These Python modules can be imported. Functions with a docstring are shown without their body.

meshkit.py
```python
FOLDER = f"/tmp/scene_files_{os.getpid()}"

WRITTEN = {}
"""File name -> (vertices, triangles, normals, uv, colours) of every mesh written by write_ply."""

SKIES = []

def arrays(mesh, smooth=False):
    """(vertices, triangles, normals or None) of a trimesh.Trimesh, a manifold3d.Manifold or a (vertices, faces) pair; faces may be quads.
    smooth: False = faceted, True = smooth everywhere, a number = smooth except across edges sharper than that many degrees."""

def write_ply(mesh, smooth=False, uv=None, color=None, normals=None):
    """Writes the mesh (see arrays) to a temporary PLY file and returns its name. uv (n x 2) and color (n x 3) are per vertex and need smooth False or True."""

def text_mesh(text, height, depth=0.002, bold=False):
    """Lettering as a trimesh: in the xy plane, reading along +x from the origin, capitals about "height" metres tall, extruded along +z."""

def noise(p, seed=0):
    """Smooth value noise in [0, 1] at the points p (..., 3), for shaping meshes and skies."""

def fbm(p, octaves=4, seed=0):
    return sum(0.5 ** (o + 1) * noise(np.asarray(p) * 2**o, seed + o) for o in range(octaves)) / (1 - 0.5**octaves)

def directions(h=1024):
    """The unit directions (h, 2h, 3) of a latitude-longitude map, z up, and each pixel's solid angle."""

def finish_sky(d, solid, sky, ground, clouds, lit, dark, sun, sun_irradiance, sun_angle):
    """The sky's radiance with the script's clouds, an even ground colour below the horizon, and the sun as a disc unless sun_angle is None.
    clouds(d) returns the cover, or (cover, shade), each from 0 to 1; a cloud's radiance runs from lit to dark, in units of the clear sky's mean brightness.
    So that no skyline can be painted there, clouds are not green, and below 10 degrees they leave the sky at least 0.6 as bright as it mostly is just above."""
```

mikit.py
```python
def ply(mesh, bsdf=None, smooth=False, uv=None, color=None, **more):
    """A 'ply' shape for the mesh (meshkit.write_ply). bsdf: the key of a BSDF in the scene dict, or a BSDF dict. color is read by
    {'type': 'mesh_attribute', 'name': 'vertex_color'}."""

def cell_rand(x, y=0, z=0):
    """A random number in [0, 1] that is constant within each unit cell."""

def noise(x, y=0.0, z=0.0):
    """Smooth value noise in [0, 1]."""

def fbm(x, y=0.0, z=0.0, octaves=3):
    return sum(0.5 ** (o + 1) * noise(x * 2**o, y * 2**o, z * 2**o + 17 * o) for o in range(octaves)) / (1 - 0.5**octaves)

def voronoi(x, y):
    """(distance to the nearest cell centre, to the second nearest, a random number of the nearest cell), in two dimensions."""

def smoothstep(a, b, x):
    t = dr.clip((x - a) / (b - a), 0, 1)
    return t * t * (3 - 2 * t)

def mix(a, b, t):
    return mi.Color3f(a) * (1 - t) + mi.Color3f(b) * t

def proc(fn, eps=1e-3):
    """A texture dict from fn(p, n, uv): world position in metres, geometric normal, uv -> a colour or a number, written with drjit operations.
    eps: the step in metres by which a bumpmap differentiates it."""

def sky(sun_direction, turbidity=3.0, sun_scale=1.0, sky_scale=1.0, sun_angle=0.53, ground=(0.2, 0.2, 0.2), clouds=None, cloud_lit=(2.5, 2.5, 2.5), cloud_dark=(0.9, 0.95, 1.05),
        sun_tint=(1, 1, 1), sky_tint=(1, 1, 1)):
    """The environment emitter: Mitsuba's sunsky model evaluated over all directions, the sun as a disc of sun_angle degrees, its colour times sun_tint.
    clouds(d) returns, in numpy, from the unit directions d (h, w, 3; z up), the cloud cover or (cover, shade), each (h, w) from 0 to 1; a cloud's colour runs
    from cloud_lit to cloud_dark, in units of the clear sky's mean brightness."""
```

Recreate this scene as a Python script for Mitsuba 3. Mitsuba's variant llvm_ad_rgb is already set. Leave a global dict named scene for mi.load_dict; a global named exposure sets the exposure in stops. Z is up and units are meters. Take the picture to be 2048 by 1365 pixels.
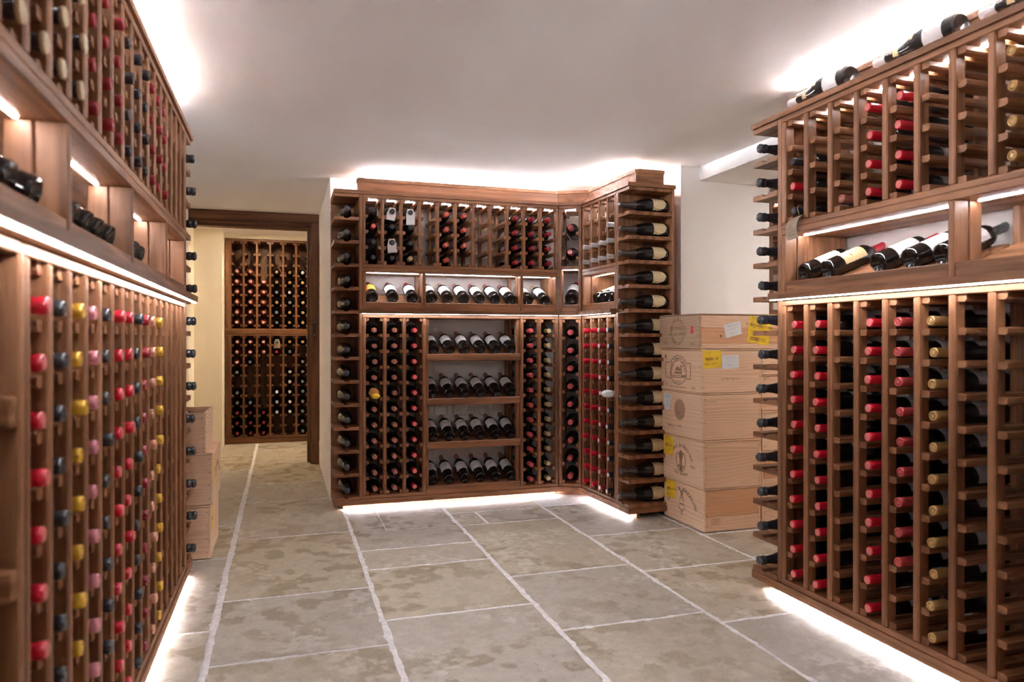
import math, random
import numpy as np, trimesh, shapely
from shapely.geometry import Polygon
import drjit as dr
import mitsuba as mi
import mikit, meshkit

scene, labels = {}, {}
# ------------------------------------------------------------------ camera, exposure, light levels
exposure = 2.1
YAW, PITCH, CAM_Z, FPX = math.radians(17.64), math.radians(-0.115), 1.06, 1444.06
_f = [math.sin(YAW) * math.cos(PITCH), math.cos(YAW) * math.cos(PITCH), math.sin(PITCH)]
scene['camera'] = {'type': 'thinlens', 'fov': math.degrees(2 * math.atan(1024 / FPX)), 'fov_axis': 'x',
                   'aperture_radius': 0.0042, 'focus_distance': 4.4, 'near_clip': 0.05, 'far_clip': 60.0,
                   'to_world': mi.ScalarTransform4f().look_at([0, 0, CAM_Z], [_f[0], _f[1], CAM_Z + _f[2]], [0, 0, 1])}
LED = (0.975, 1.0, 1.065)
POW = dict(cove=138.0, counter=24.0, display=34.0, upper=30.0, plinth=40.0, far=300.0, alcove=210.0)  # alcove: level of the added fill lamp
WARM = (1.0, 0.80, 0.56)

random.seed(7)
rng = np.random.default_rng(7)
T = mi.ScalarTransform4f

# ------------------------------------------------------------------ materials
def ref(i): return {'type': 'ref', 'id': i}
def rgb(*c): return {'type': 'rgb', 'value': list(c)}
def prin(key, color, rough=0.5, spec=0.4, metal=0.0, two=False, **kw):
    d = {'type': 'principled', 'base_color': color if isinstance(color, dict) else rgb(*color), 'roughness': rough, 'specular': spec, **kw}
    if metal: d['metallic'] = metal
    scene[key] = {'type': 'twosided', 'b': d} if two else d

N, FB, SS, MX = mikit.noise, mikit.fbm, mikit.smoothstep, mikit.mix
def oak(axis, dark, mid, light):
    def fn(p, n, uv):
        a, b, c = {'x': (p.x, p.y, p.z), 'y': (p.y, p.z, p.x), 'z': (p.z, p.x, p.y)}[axis]
        warp = N(a * 2.2, b * 7.0, c * 7.0) * 0.9
        ring = FB(a * 1.6 + 3.1, b * 34.0 + warp * 3.0, c * 34.0 + warp * 2.0, 3)
        pore = N(a * 14.0, b * 420.0, c * 420.0)
        tone = N(a * 0.7 + 9.0, b * 8.5, c * 8.5)
        col = MX(MX(dark, mid, SS(0.25, 0.62, ring)), light, SS(0.5, 0.85, ring) * 0.75)
        return col * (0.80 + 0.34 * tone) * (1.0 - 0.28 * SS(0.62, 0.85, pore))
    return fn
for _a in 'xyz':
    prin('oak_' + _a, mikit.proc(oak(_a, (0.110, 0.044, 0.019), (0.198, 0.084, 0.038), (0.29, 0.136, 0.067))), 0.45, 0.25)
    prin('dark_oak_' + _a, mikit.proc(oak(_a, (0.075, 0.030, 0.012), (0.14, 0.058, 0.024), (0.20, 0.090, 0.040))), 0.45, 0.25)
def pine(axis, tint):
    def fn(p, n, uv):
        a, b, c = {'x': (p.x, p.y, p.z), 'y': (p.y, p.x, p.z), 'z': (p.z, p.x, p.y)}[axis]
        w = N(a * 3.0, b * 6.0, c * 6.0) * 2.2
        band = 0.5 + 0.5 * dr.sin(c * 330.0 + w * 9.0 + N(a * 1.5, c * 18.0, b * 9.0) * 16.0)
        fine = N(a * 12.0, c * 600.0, b * 600.0)
        col = MX((0.78 * tint[0], 0.515 * tint[1], 0.345 * tint[2]), (0.60 * tint[0], 0.335 * tint[1], 0.190 * tint[2]), band * (0.10 + 0.60 * N(a * 2.0, b * 5.0, c * 9.0)))
        return col * (0.88 + 0.16 * fine)
    return fn
prin('pine_x', mikit.proc(pine('x', (1, 1, 1))), 0.6, 0.3)
prin('pine_y', mikit.proc(pine('y', (1.02, 1.06, 1.08))), 0.6, 0.3)
prin('pine_red_x', mikit.proc(pine('x', (0.86, 0.70, 0.58))), 0.6, 0.3)
prin('pine_old_y', mikit.proc(pine('y', (0.58, 0.60, 0.60))), 0.65, 0.3)
def plaster(p, n, uv):
    return mi.Color3f(0.84, 0.80, 0.765) * (0.985 + 0.03 * FB(p.x * 3, p.y * 3, p.z * 3, 2))
prin('plaster', mikit.proc(plaster), 0.8, 0.2)
prin('ceiling_paint', (0.80, 0.785, 0.775), 0.85, 0.15)
prin('cream_plaster', (0.80, 0.735, 0.62), 0.8, 0.2)
def stone(shift, base):
    def fn(p, n, uv):
        x, y = p.x + shift, p.y - shift
        big = FB(x * 1.9, y * 1.9, 1.7, 2)
        mot = FB(x * 15.0, y * 15.0, 4.2, 4)
        med = FB(x * 38.0, y * 38.0, 8.0, 3)
        pit = N(x * 170.0, y * 170.0, 2.0)
        pale = SS(0.56, 0.70, FB(x * 5.0 + 5.0, y * 5.0, 9.0, 3)) * SS(0.45, 0.65, med)
        col = MX(base, (base[0] * 0.70, base[1] * 0.66, base[2] * 0.57), SS(0.48, 0.60, mot) * (0.25 + 0.75 * SS(0.38, 0.62, big)))
        col = MX(col, (base[0] * 1.25, base[1] * 1.30, base[2] * 1.38), pale * 0.55)
        return col * (0.88 + 0.24 * med) * (1.0 - 0.18 * SS(0.75, 0.9, pit))
    return fn
def stone_bump(p, n, uv): return FB(p.x * 22.0, p.y * 22.0, 3.0, 4) * 0.6 + N(p.x * 130.0, p.y * 130.0) * 0.25
for _i, (_s, _b) in enumerate([(0.0, (0.390, 0.338, 0.268)), (13.7, (0.368, 0.326, 0.274)), (31.3, (0.395, 0.337, 0.253))]):
    scene['stone_%d' % _i] = {'type': 'bumpmap', 'arbitrary': {**mikit.proc(stone_bump, 2e-3)}, 'scale': 0.004,
                              'b': {'type': 'principled', 'base_color': mikit.proc(stone(_s, _b)), 'roughness': 0.55, 'specular': 0.35}}
prin('grout', mikit.proc(lambda p, n, uv: mi.Color3f(0.66, 0.63, 0.625) * (0.85 + 0.3 * N(p.x * 60, p.y * 60))), 0.85, 0.2)
prin('glass_black', (0.004, 0.0036, 0.0034), 0.05, 0.42)
prin('glass_green', (0.006, 0.006, 0.005), 0.05, 0.5)
prin('glass_rose', (0.16, 0.035, 0.02), 0.08, 0.55)
prin('netted', mikit.proc(lambda p, n, uv: MX((0.006, 0.006, 0.006), (0.12, 0.12, 0.13), SS(0.55, 0.7, 0.5 + 0.5 * dr.sin(p.x * 1500) * dr.sin(p.z * 1500)))), 0.3, 0.4)
CAPC = {'R': ((0.46, 0.010, 0.024), .24, .0), 'D': ((0.20, 0.011, 0.015), .30, .0), 'U': ((0.42, 0.055, 0.055), .38, .2), 'K': ((0.012, 0.012, 0.015), .26, .0),
        'Y': ((0.72, 0.43, 0.04), .32, .35), 'P': ((0.66, 0.25, 0.29), .38, .1), 'C': ((0.66, 0.33, 0.22), .35, .45), 'G': ((0.56, 0.34, 0.13), .34, .6),
        'T': ((0.36, 0.13, 0.09), .40, .2), 'S': ((0.72, 0.73, 0.75), .36, .3), 'O': ((0.50, 0.075, 0.045), .35, .1), 'L': ((0.62, 0.45, 0.22), .34, .55),
        'V': ((0.22, 0.22, 0.25), .3, .4), 'A': ((0.78, 0.50, 0.42), .3, .2), 'H': ((0.75, 0.74, 0.72), .4, .0)}
for _k, (_c, _r, _m) in CAPC.items(): prin('cap_' + _k, _c, _r, 0.5, _m, clearcoat=0.5, clearcoat_gloss=0.92)
prin('cap_cream', (0.62, 0.49, 0.30), 0.5, 0.3)
prin('cap_tip_lit', (0.60, 0.17, 0.15), 0.42, 0.4, 0.2)  # highlights on the embossed red capsule ends, painted as a paler colour
prin('foil_black', (0.016, 0.017, 0.021), 0.30, 0.5)
prin('foil_dark', (0.055, 0.045, 0.040), 0.30, 0.5, 0.4)
def print_lines(paper, ink, rows, seed, fill=0.5, y0=0.12, y1=0.9):
    def fn(p, n, uv):
        v = (uv.y - y0) / (y1 - y0) * rows
        r = dr.floor(v)
        fr = v - r
        h = SS(0.25, 0.32, fr) * (1 - SS(0.62, 0.7, fr))
        edge = 0.10 + 0.26 * mikit.cell_rand(r, seed, 1)
        inside = SS(edge, edge + 0.02, uv.x) * (1 - SS(1 - edge - 0.02, 1 - edge, uv.x))
        glyph = SS(0.42, 0.5, N(uv.x * 46.0 + seed, r * 7.3, 3.0))
        on = h * inside * glyph * dr.select(mikit.cell_rand(r, seed, 2) < fill, 1.0, 0.0) * dr.select((uv.y > y0) & (uv.y < y1), 1.0, 0.0)
        return MX(paper, ink, on)
    return fn
prin('paper_white', mikit.proc(print_lines((0.80, 0.79, 0.78), (0.42, 0.40, 0.40), 9, 1)), 0.7, 0.2, two=True)
prin('pale_band', (0.62, 0.60, 0.58), 0.6, 0.3, two=True)  # thin pale band rolled to the left on the doorway tower bottles
prin('paper_cream', mikit.proc(print_lines((0.74, 0.56, 0.30), (0.35, 0.10, 0.05), 7, 2)), 0.7, 0.2, two=True)
prin('paper_grey', mikit.proc(print_lines((0.60, 0.58, 0.585), (0.16, 0.15, 0.16), 8, 3, 0.7)), 0.7, 0.2, two=True)
prin('paper_orange', mikit.proc(print_lines((0.78, 0.36, 0.07), (0.82, 0.72, 0.5), 6, 4)), 0.7, 0.2, two=True)
prin('paper_tan', mikit.proc(print_lines((0.40, 0.31, 0.23), (0.12, 0.08, 0.05), 8, 5, 0.8)), 0.75, 0.2, two=True)
def shield_print(p, n, uv):
    x, y = uv.x * 2 - 1, uv.y * 2 - 1
    rim = SS(0.78, 0.80, dr.abs(x) + 0.25 * y * y) * (1 - SS(0.84, 0.86, dr.abs(x) + 0.25 * y * y))
    g = SS(0.52, 0.62, N(uv.x * 26.0, uv.y * 40.0, 1.0)) * (1 - SS(0.55, 0.6, dr.abs(x))) * 0.22
    return MX((0.58, 0.44, 0.26), (0.13, 0.10, 0.05), dr.maximum(rim, g))
prin('paper_shield', mikit.proc(shield_print), 0.6, 0.3, two=True)
def chateau_print(p, n, uv):
    d = dr.abs(uv.y - 0.68) * 2.4 + dr.abs(uv.x - 0.5) * 0.7
    art = SS(0.44, 0.56, N(uv.x * 30.0, uv.y * 22.0, 5.0)) * (1 - SS(0.34, 0.42, d))
    return MX((0.80, 0.79, 0.79), (0.46, 0.38, 0.33), art * 0.75)
prin('paper_etching', mikit.proc(chateau_print), 0.7, 0.2, two=True)
def crescent_print(p, n, uv):
    x, y = (uv.x - 0.42) * 1.6, uv.y - 0.62
    moon = dr.select((x * x + y * y < 0.008) & ((x - 0.03) * (x - 0.03) + (y - 0.01) * (y - 0.01) > 0.0065), 1.0, 0.0)
    tx = dr.select((uv.x > 0.47) & (uv.x < 0.72) & (dr.abs(uv.y - 0.63) < 0.05), 1.0, 0.0) * SS(0.42, 0.5, N(uv.x * 60.0, uv.y * 26.0, 2.0))
    ln = dr.select((uv.x > 0.22) & (uv.x < 0.78) & (dr.abs(uv.y - 0.33) < 0.02), 0.35, 0.0) * SS(0.4, 0.5, N(uv.x * 70.0, 1.0, 2.0))
    fr = dr.select(dr.abs(uv.y - 0.45) < 0.008, 0.3, 0.0)
    return MX((0.70, 0.67, 0.655), (0.22, 0.14, 0.10), dr.minimum(moon + tx + ln + fr, 1.0))
prin('paper_crescent', mikit.proc(crescent_print), 0.7, 0.2, two=True)
def figure_print(p, n, uv):
    x, y = uv.x - 0.5, uv.y - 0.75
    fig = dr.select((dr.abs(dr.abs(x) - 0.03 - 0.12 * (0.12 - y) * 0.6) < 0.013) & (y > -0.13) & (y < 0.12), 1.0, 0.0)
    ln = dr.select((uv.x > 0.25) & (uv.x < 0.75) & (dr.abs(uv.y - 0.46) < 0.03), 0.5, 0.0) * SS(0.4, 0.5, N(uv.x * 60.0, 4.0, 2.0))
    return MX((0.72, 0.70, 0.69), (0.14, 0.11, 0.12), dr.minimum(fig + ln, 1.0))
prin('paper_figure', mikit.proc(figure_print), 0.7, 0.2, two=True)
def crest_print(p, n, uv):
    x, y = (uv.x - 0.5) * 1.5, uv.y - 0.80
    fig = dr.select(x * x + y * y < 0.008, 1.0, 0.0) * SS(0.44, 0.54, N(uv.x * 42.0, uv.y * 34.0, 9.0))
    tx = dr.select((dr.abs(x) < 0.12) & (dr.abs(uv.y - 0.64) < 0.025), 0.9, 0.0) * SS(0.4, 0.5, N(uv.x * 60.0, 4.0, 2.0))
    ln = dr.select((dr.abs(x) < 0.30) & (dr.abs(uv.y - 0.40) < 0.010), 0.3, 0.0)
    return MX((0.80, 0.80, 0.81), (0.32, 0.20, 0.15), dr.minimum(fig + tx + ln, 1.0))
prin('paper_crest', mikit.proc(crest_print), 0.7, 0.2, two=True)
def sticker_print(bar, seed):
    def fn(p, n, uv):
        bars = dr.select((dr.abs(uv.y - bar) < 0.075) & (uv.x > 0.14) & (uv.x < 0.84), 1.0, 0.0) * SS(0.45, 0.5, N(uv.x * 95.0, seed, 1.0))
        r = dr.floor(uv.y * 16.0)
        tl = dr.select((dr.abs(uv.y * 16.0 - r - 0.5) < 0.22) & (dr.abs(uv.y - bar) > 0.12) & (uv.x > 0.08) & (uv.x < 0.25 + 0.65 * mikit.cell_rand(r, seed, 4)), 0.75, 0.0)
        tl = tl * SS(0.45, 0.52, N(uv.x * 55.0, r * 3.1, seed)) * dr.select(mikit.cell_rand(r, seed, 9) < 0.55, 1.0, 0.0)
        return MX((0.80, 0.52, 0.035), (0.22, 0.08, 0.02), dr.maximum(bars, tl))
    return fn
prin('sticker_yellow', mikit.proc(sticker_print(0.52, 3.0)), 0.5, 0.3, two=True)
prin('sticker_delivery', mikit.proc(sticker_print(0.17, 8.0)), 0.5, 0.3, two=True)
prin('sticker_white', mikit.proc(print_lines((0.78, 0.76, 0.76), (0.42, 0.41, 0.44), 12, 8, 0.75, 0.06, 0.94)), 0.6, 0.2, two=True)
prin('stamp', (0.21, 0.115, 0.065), 0.7, 0.2)
prin('stamp_faint', (0.30, 0.18, 0.10), 0.7, 0.2)
prin('ink_red', (0.62, 0.05, 0.07), 0.6, 0.2)
prin('nail', (0.035, 0.028, 0.024), 0.45, 0.5, 0.6)
prin('white_plastic', (0.66, 0.63, 0.61), 0.35, 0.5)
prin('dark_plastic', (0.05, 0.045, 0.045), 0.4, 0.5)
prin('chrome', (0.6, 0.6, 0.6), 0.25, 0.5, 1.0)
prin('black_metal', (0.02, 0.02, 0.02), 0.4, 0.5, 0.5)
prin('tissue', (0.82, 0.83, 0.84), 0.8, 0.2)
prin('orange_paper', mikit.proc(lambda p, n, uv: MX((0.42, 0.15, 0.035), (0.62, 0.30, 0.08), FB(p.x * 90, p.y * 90, p.z * 90, 2))), 0.6, 0.3)
prin('yellow_paper', (0.82, 0.56, 0.04), 0.6, 0.3)
prin('led_body', (0.7, 0.7, 0.7), 0.6, 0.3)
prin('string', (0.5, 0.42, 0.32), 0.8, 0.2)

# ------------------------------------------------------------------ mesh helpers
def numbered(key):
    if not any(k == key or k.startswith(key + '__') for k in USED): USED.add(key); return key
    i = COUNT.get(key, 0) + 1
    while '%s_%03d' % (key, i) in USED: i += 1
    COUNT[key] = i
    USED.add('%s_%03d' % (key, i))
    return '%s_%03d' % (key, i)
USED, COUNT = set(), {}
def part_key(parent, name):
    return numbered(parent + '__' + name)
def thing(name, label, cat, group=None):
    k = numbered(name)
    labels[k] = {'label': label, 'category': cat}
    if group: labels[k]['group'] = group
    return k
def struct(name, mesh, bsdf, smooth=False):
    scene[name] = mikit.ply(mesh, bsdf, smooth=smooth)
    labels[name] = {'kind': 'structure'}
    USED.add(name)
    return name
def put(parent, name, ply, bsdf, M=None, stuff=False, label=None):
    k = part_key(parent, name)
    e = {**ply, 'bsdf': ref(bsdf)}
    if M is not None: e['to_world'] = T(M.tolist())
    scene[k] = e
    if stuff or label: labels[k] = {**({'kind': 'stuff'} if stuff else {}), **({'label': label} if label else {})}
    return k
_boxes = {}
BF = [[0, 1, 2], [0, 2, 3]]
def box_mesh(x0, x1, y0, y1, z0, z1, b=0.0):
    """A box with chamfered edges (44 triangles), or a plain one."""
    dx, dy, dz = x1 - x0, y1 - y0, z1 - z0
    b = min(b, 0.35 * min(dx, dy, dz))
    if b <= 0:
        m = trimesh.creation.box(extents=(dx, dy, dz))
    else:
        pts = []
        for sx in (-1, 1):
            for sy in (-1, 1):
                for sz in (-1, 1):
                    pts += [(sx * dx / 2, sy * (dy / 2 - b), sz * (dz / 2 - b)), (sx * (dx / 2 - b), sy * dy / 2, sz * (dz / 2 - b)), (sx * (dx / 2 - b), sy * (dy / 2 - b), sz * dz / 2)]
        m = trimesh.convex.convex_hull(np.array(pts))
    m.apply_translation(((x0 + x1) / 2, (y0 + y1) / 2, (z0 + z1) / 2))
    return m
def box_ply(dx, dy, dz, b=0.0):
    """A shared box with its corner at the origin."""
    k = (round(dx, 4), round(dy, 4), round(dz, 4), b)
    if k not in _boxes: _boxes[k] = mikit.ply(box_mesh(0, dx, 0, dy, 0, dz, b))
    return _boxes[k]
def tr(x, y, z):
    M = np.eye(4); M[:3, 3] = (x, y, z); return M
def rot(axis, deg):
    return trimesh.transformations.rotation_matrix(math.radians(deg), axis)
def prism(poly, z0, z1):
    m = trimesh.creation.extrude_polygon(Polygon(poly) if not isinstance(poly, Polygon) else poly, z1 - z0, engine='earcut')
    m.apply_translation((0, 0, z0)); return m
def cat(ms): return trimesh.util.concatenate(ms)
def lathe(prof, L, n=20, wob=0.0, seed=0):
    """Profile [(distance from the base, radius)], its axis along -y, the tip at the origin and the base at y = L."""
    r_ = np.random.default_rng(seed)
    V, F = [], []
    k = len(prof)
    for s, r in prof:
        for i in range(n):
            a = 2 * math.pi * i / n
            rr = r * (1 + (wob * r_.uniform(-1, 1) if wob else 0))
            V.append((rr * math.cos(a), L - s, rr * math.sin(a)))
    for j in range(k - 1):
        for i in range(n):
            a, b, c, d = j * n + i, j * n + (i + 1) % n, (j + 1) * n + (i + 1) % n, (j + 1) * n + i
            F += [(a, b, c), (a, c, d)]
    m = trimesh.Trimesh(V, F, process=False)
    m.merge_vertices(); m.update_faces(m.nondegenerate_faces())
    if m.volume < 0: m.invert()
    return m
def label_sheet(prof_r, s0, s1, L, half_deg, n=14, lift=0.0007, shape=None):
    """A sheet round the upper side of the bottle between s0 and s1; prof_r(s) gives the bottle's radius. uv.x round, uv.y from base to neck."""
    V, UV, F = [], [], []
    rows = 2 if shape is None else 13
    for j in range(rows):
        t = j / (rows - 1)
        s = s0 + (s1 - s0) * t
        r = prof_r(s) + lift
        w = 1.0 if shape is None else shape(t)
        for i in range(n + 1):
            u = i / n
            a = math.pi / 2 + math.radians(half_deg) * (1 - 2 * u) * w
            V.append((r * math.cos(a), L - s, r * math.sin(a)))
            UV.append((0.5 + (u - 0.5) * w, t))
    for j in range(rows - 1):
        for i in range(n):
            a, b, c, d = j * (n + 1) + i, j * (n + 1) + i + 1, (j + 1) * (n + 1) + i + 1, (j + 1) * (n + 1) + i
            F += [(a, b, c), (a, c, d)]
    m = trimesh.Trimesh(V, F, process=False)
    if (m.face_normals[:, 2] * m.area_faces).sum() < 0: m.invert()
    return m, np.array(UV)

# ------------------------------------------------------------------ bottles
def scaled(prof, k): return [(s * k, r * k) for s, r in prof]
BORD = [(0.018, 0), (0.004, 0.022), (0.0, 0.029), (0.003, 0.0355), (0.010, 0.0375), (0.183, 0.0375), (0.196, 0.0362), (0.208, 0.0310), (0.217, 0.0235), (0.226, 0.0170), (0.238, 0.0148), (0.284, 0.0140), (0.286, 0.0150), (0.297, 0.0148), (0.299, 0.0130), (0.299, 0)]
BORD_CAP = [(0.236, 0.0153), (0.284, 0.0149), (0.2855, 0.0158), (0.2955, 0.0157), (0.2985, 0.0150), (0.3000, 0.0135), (0.3000, 0.0115), (0.2990, 0.0108), (0.2990, 0.0070), (0.2997, 0.0062), (0.2997, 0)]
CHAMP = [(0.026, 0), (0.005, 0.026), (0.0, 0.036), (0.004, 0.0425), (0.012, 0.0445), (0.115, 0.0445), (0.145, 0.0425), (0.175, 0.0360), (0.205, 0.0275), (0.235, 0.0202), (0.262, 0.0165), (0.298, 0.0155), (0.312, 0.0155), (0.312, 0)]
CHAMP_CAP = [(0.212, 0.0265), (0.236, 0.0206), (0.262, 0.0170), (0.279, 0.0160), (0.282, 0.0185), (0.288, 0.0192), (0.294, 0.0175), (0.299, 0.0165), (0.304, 0.0190), (0.311, 0.0190), (0.316, 0.0150), (0.318, 0.0080), (0.318, 0)]
BURG = [(0.020, 0), (0.004, 0.024), (0.0, 0.033), (0.004, 0.0400), (0.012, 0.0418), (0.135, 0.0418), (0.160, 0.0385), (0.185, 0.0310), (0.210, 0.0230), (0.235, 0.0172), (0.262, 0.0150), (0.322, 0.0146), (0.324, 0.0158), (0.334, 0.0155), (0.338, 0.0130), (0.338, 0)]
BURG_CAP = [(0.285, 0.0155), (0.322, 0.0153), (0.3235, 0.0164), (0.334, 0.0163), (0.3375, 0.0150), (0.339, 0.0130), (0.339, 0)]
def rfun(prof):
    s = [a for a, b in prof[2:]]; r = [b for a, b in prof[2:]]
    return lambda x: float(np.interp(x, s, r))
SHAPES = {}
def make_shape(name, prof, cap, n, wob=0.0):
    L = max(s for s, r in (cap or prof))
    SHAPES[name] = dict(L=L, body=mikit.ply(lathe(prof, L, n), smooth=40), cap=mikit.ply(lathe(cap, L, n, wob, 5), smooth=40), r=rfun(prof))
make_shape('bordeaux', BORD, BORD_CAP, 22)
make_shape('far', BORD[2:], BORD_CAP, 12)
make_shape('magnum', scaled(BORD, 1.19), scaled(BORD_CAP, 1.19), 24)
make_shape('champagne', CHAMP, CHAMP_CAP, 24, 0.035)
make_shape('burgundy', BURG, BURG_CAP, 28)
_B = SHAPES['bordeaux']
def ring_ply(s0, s1, r): return mikit.ply(lathe([(s0, r - 0.0006), (s0 + 0.0006, r), (s1 - 0.0006, r), (s1, r - 0.0006)], 0.30, 20), smooth=40)
RING_BAND = ring_ply(0.268, 0.276, 0.0157)
COLLAR = ring_ply(0.236, 0.262, 0.0160)
TIP_DISC = mikit.ply(lathe([(0.2992, 0.0), (0.2992, 0.0128), (0.3008, 0.0128), (0.3012, 0.0118), (0.3012, 0)], 0.30, 18), smooth=40)
SEAL = mikit.ply(lathe([(0.2945, 0.0), (0.2945, 0.0180), (0.2960, 0.0192), (0.3005, 0.0192), (0.3025, 0.0175), (0.3030, 0.0140), (0.3022, 0.0125), (0.3022, 0)], 0.30, 20), smooth=40)
LAB = {}
def lab(shape, s0, s1, deg, sh=None, n=14):
    k = (shape, s0, s1, deg, sh is not None)
    if k not in LAB:
        m, uv = label_sheet(SHAPES[shape]['r'], s0, s1, SHAPES[shape]['L'], deg, n, shape=sh)
        LAB[k] = mikit.ply(m, smooth=True, uv=uv)
    return LAB[k]
CAPNAME = {'R': 'red-capped', 'D': 'dark-red-capped', 'U': 'dusty-red-capped', 'K': 'black-capped', 'Y': 'yellow-capped', 'P': 'pink-capped', 'B': 'black-capped, cream-banded',
           'C': 'copper-capped', 'W': 'copper-capped, white-collared', 'G': 'gold-capped', 'T': 'brown-capped', 'S': 'white-foiled', 'O': 'orange-red-capped', 'E': 'cream-sealed',
           'Q': 'dark-capped, pale-tipped', 'X': 'dark-red, pale-tipped', 'A': 'rose-capped', 'V': 'grey-capped', 'L': 'pale-gold-capped', 'H': 'white-capped', 'N': 'netted black'}
def bottle(label, M, cap='R', shape='bordeaux', glass='glass_black', paper=('paper_grey', 0.052, 0.148, 80), name='wine_bottle', group=None, cat_='bottle', sh=None):
    k = thing(name, label, cat_, group)
    S = SHAPES[shape]
    put(k, 'body', S['body'], 'netted' if cap == 'N' else glass, M)
    capb = {'B': 'cap_K', 'W': 'cap_C', 'E': 'cap_K', 'Q': 'cap_K', 'X': 'cap_D', 'N': 'cap_K', 'foil': 'foil_black', 'foild': 'foil_dark'}.get(cap, 'cap_' + cap)
    ck = put(k, 'capsule', S['cap'], capb, M)
    if cap == 'B': put(ck, 'band', RING_BAND, 'cap_cream', M)
    if cap == 'W': put(ck, 'collar', COLLAR, 'cap_H', M)
    if cap == 'E': put(ck, 'seal', SEAL, 'cap_cream', M)
    if cap in 'QX' and shape == 'bordeaux': put(ck, 'tip', TIP_DISC, 'cap_S', M)
    if cap == 'R' and shape == 'bordeaux': put(ck, 'tip', TIP_DISC, 'cap_tip_lit', M)
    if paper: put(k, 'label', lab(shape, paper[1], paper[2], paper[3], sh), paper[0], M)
    return k
ORD = ['zeroth', 'first', 'second', 'third', 'fourth', 'fifth', 'sixth', 'seventh', 'eighth', 'ninth', 'tenth', 'eleventh', 'twelfth', 'thirteenth', 'fourteenth', 'fifteenth', 'sixteenth', 'seventeenth']

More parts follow.
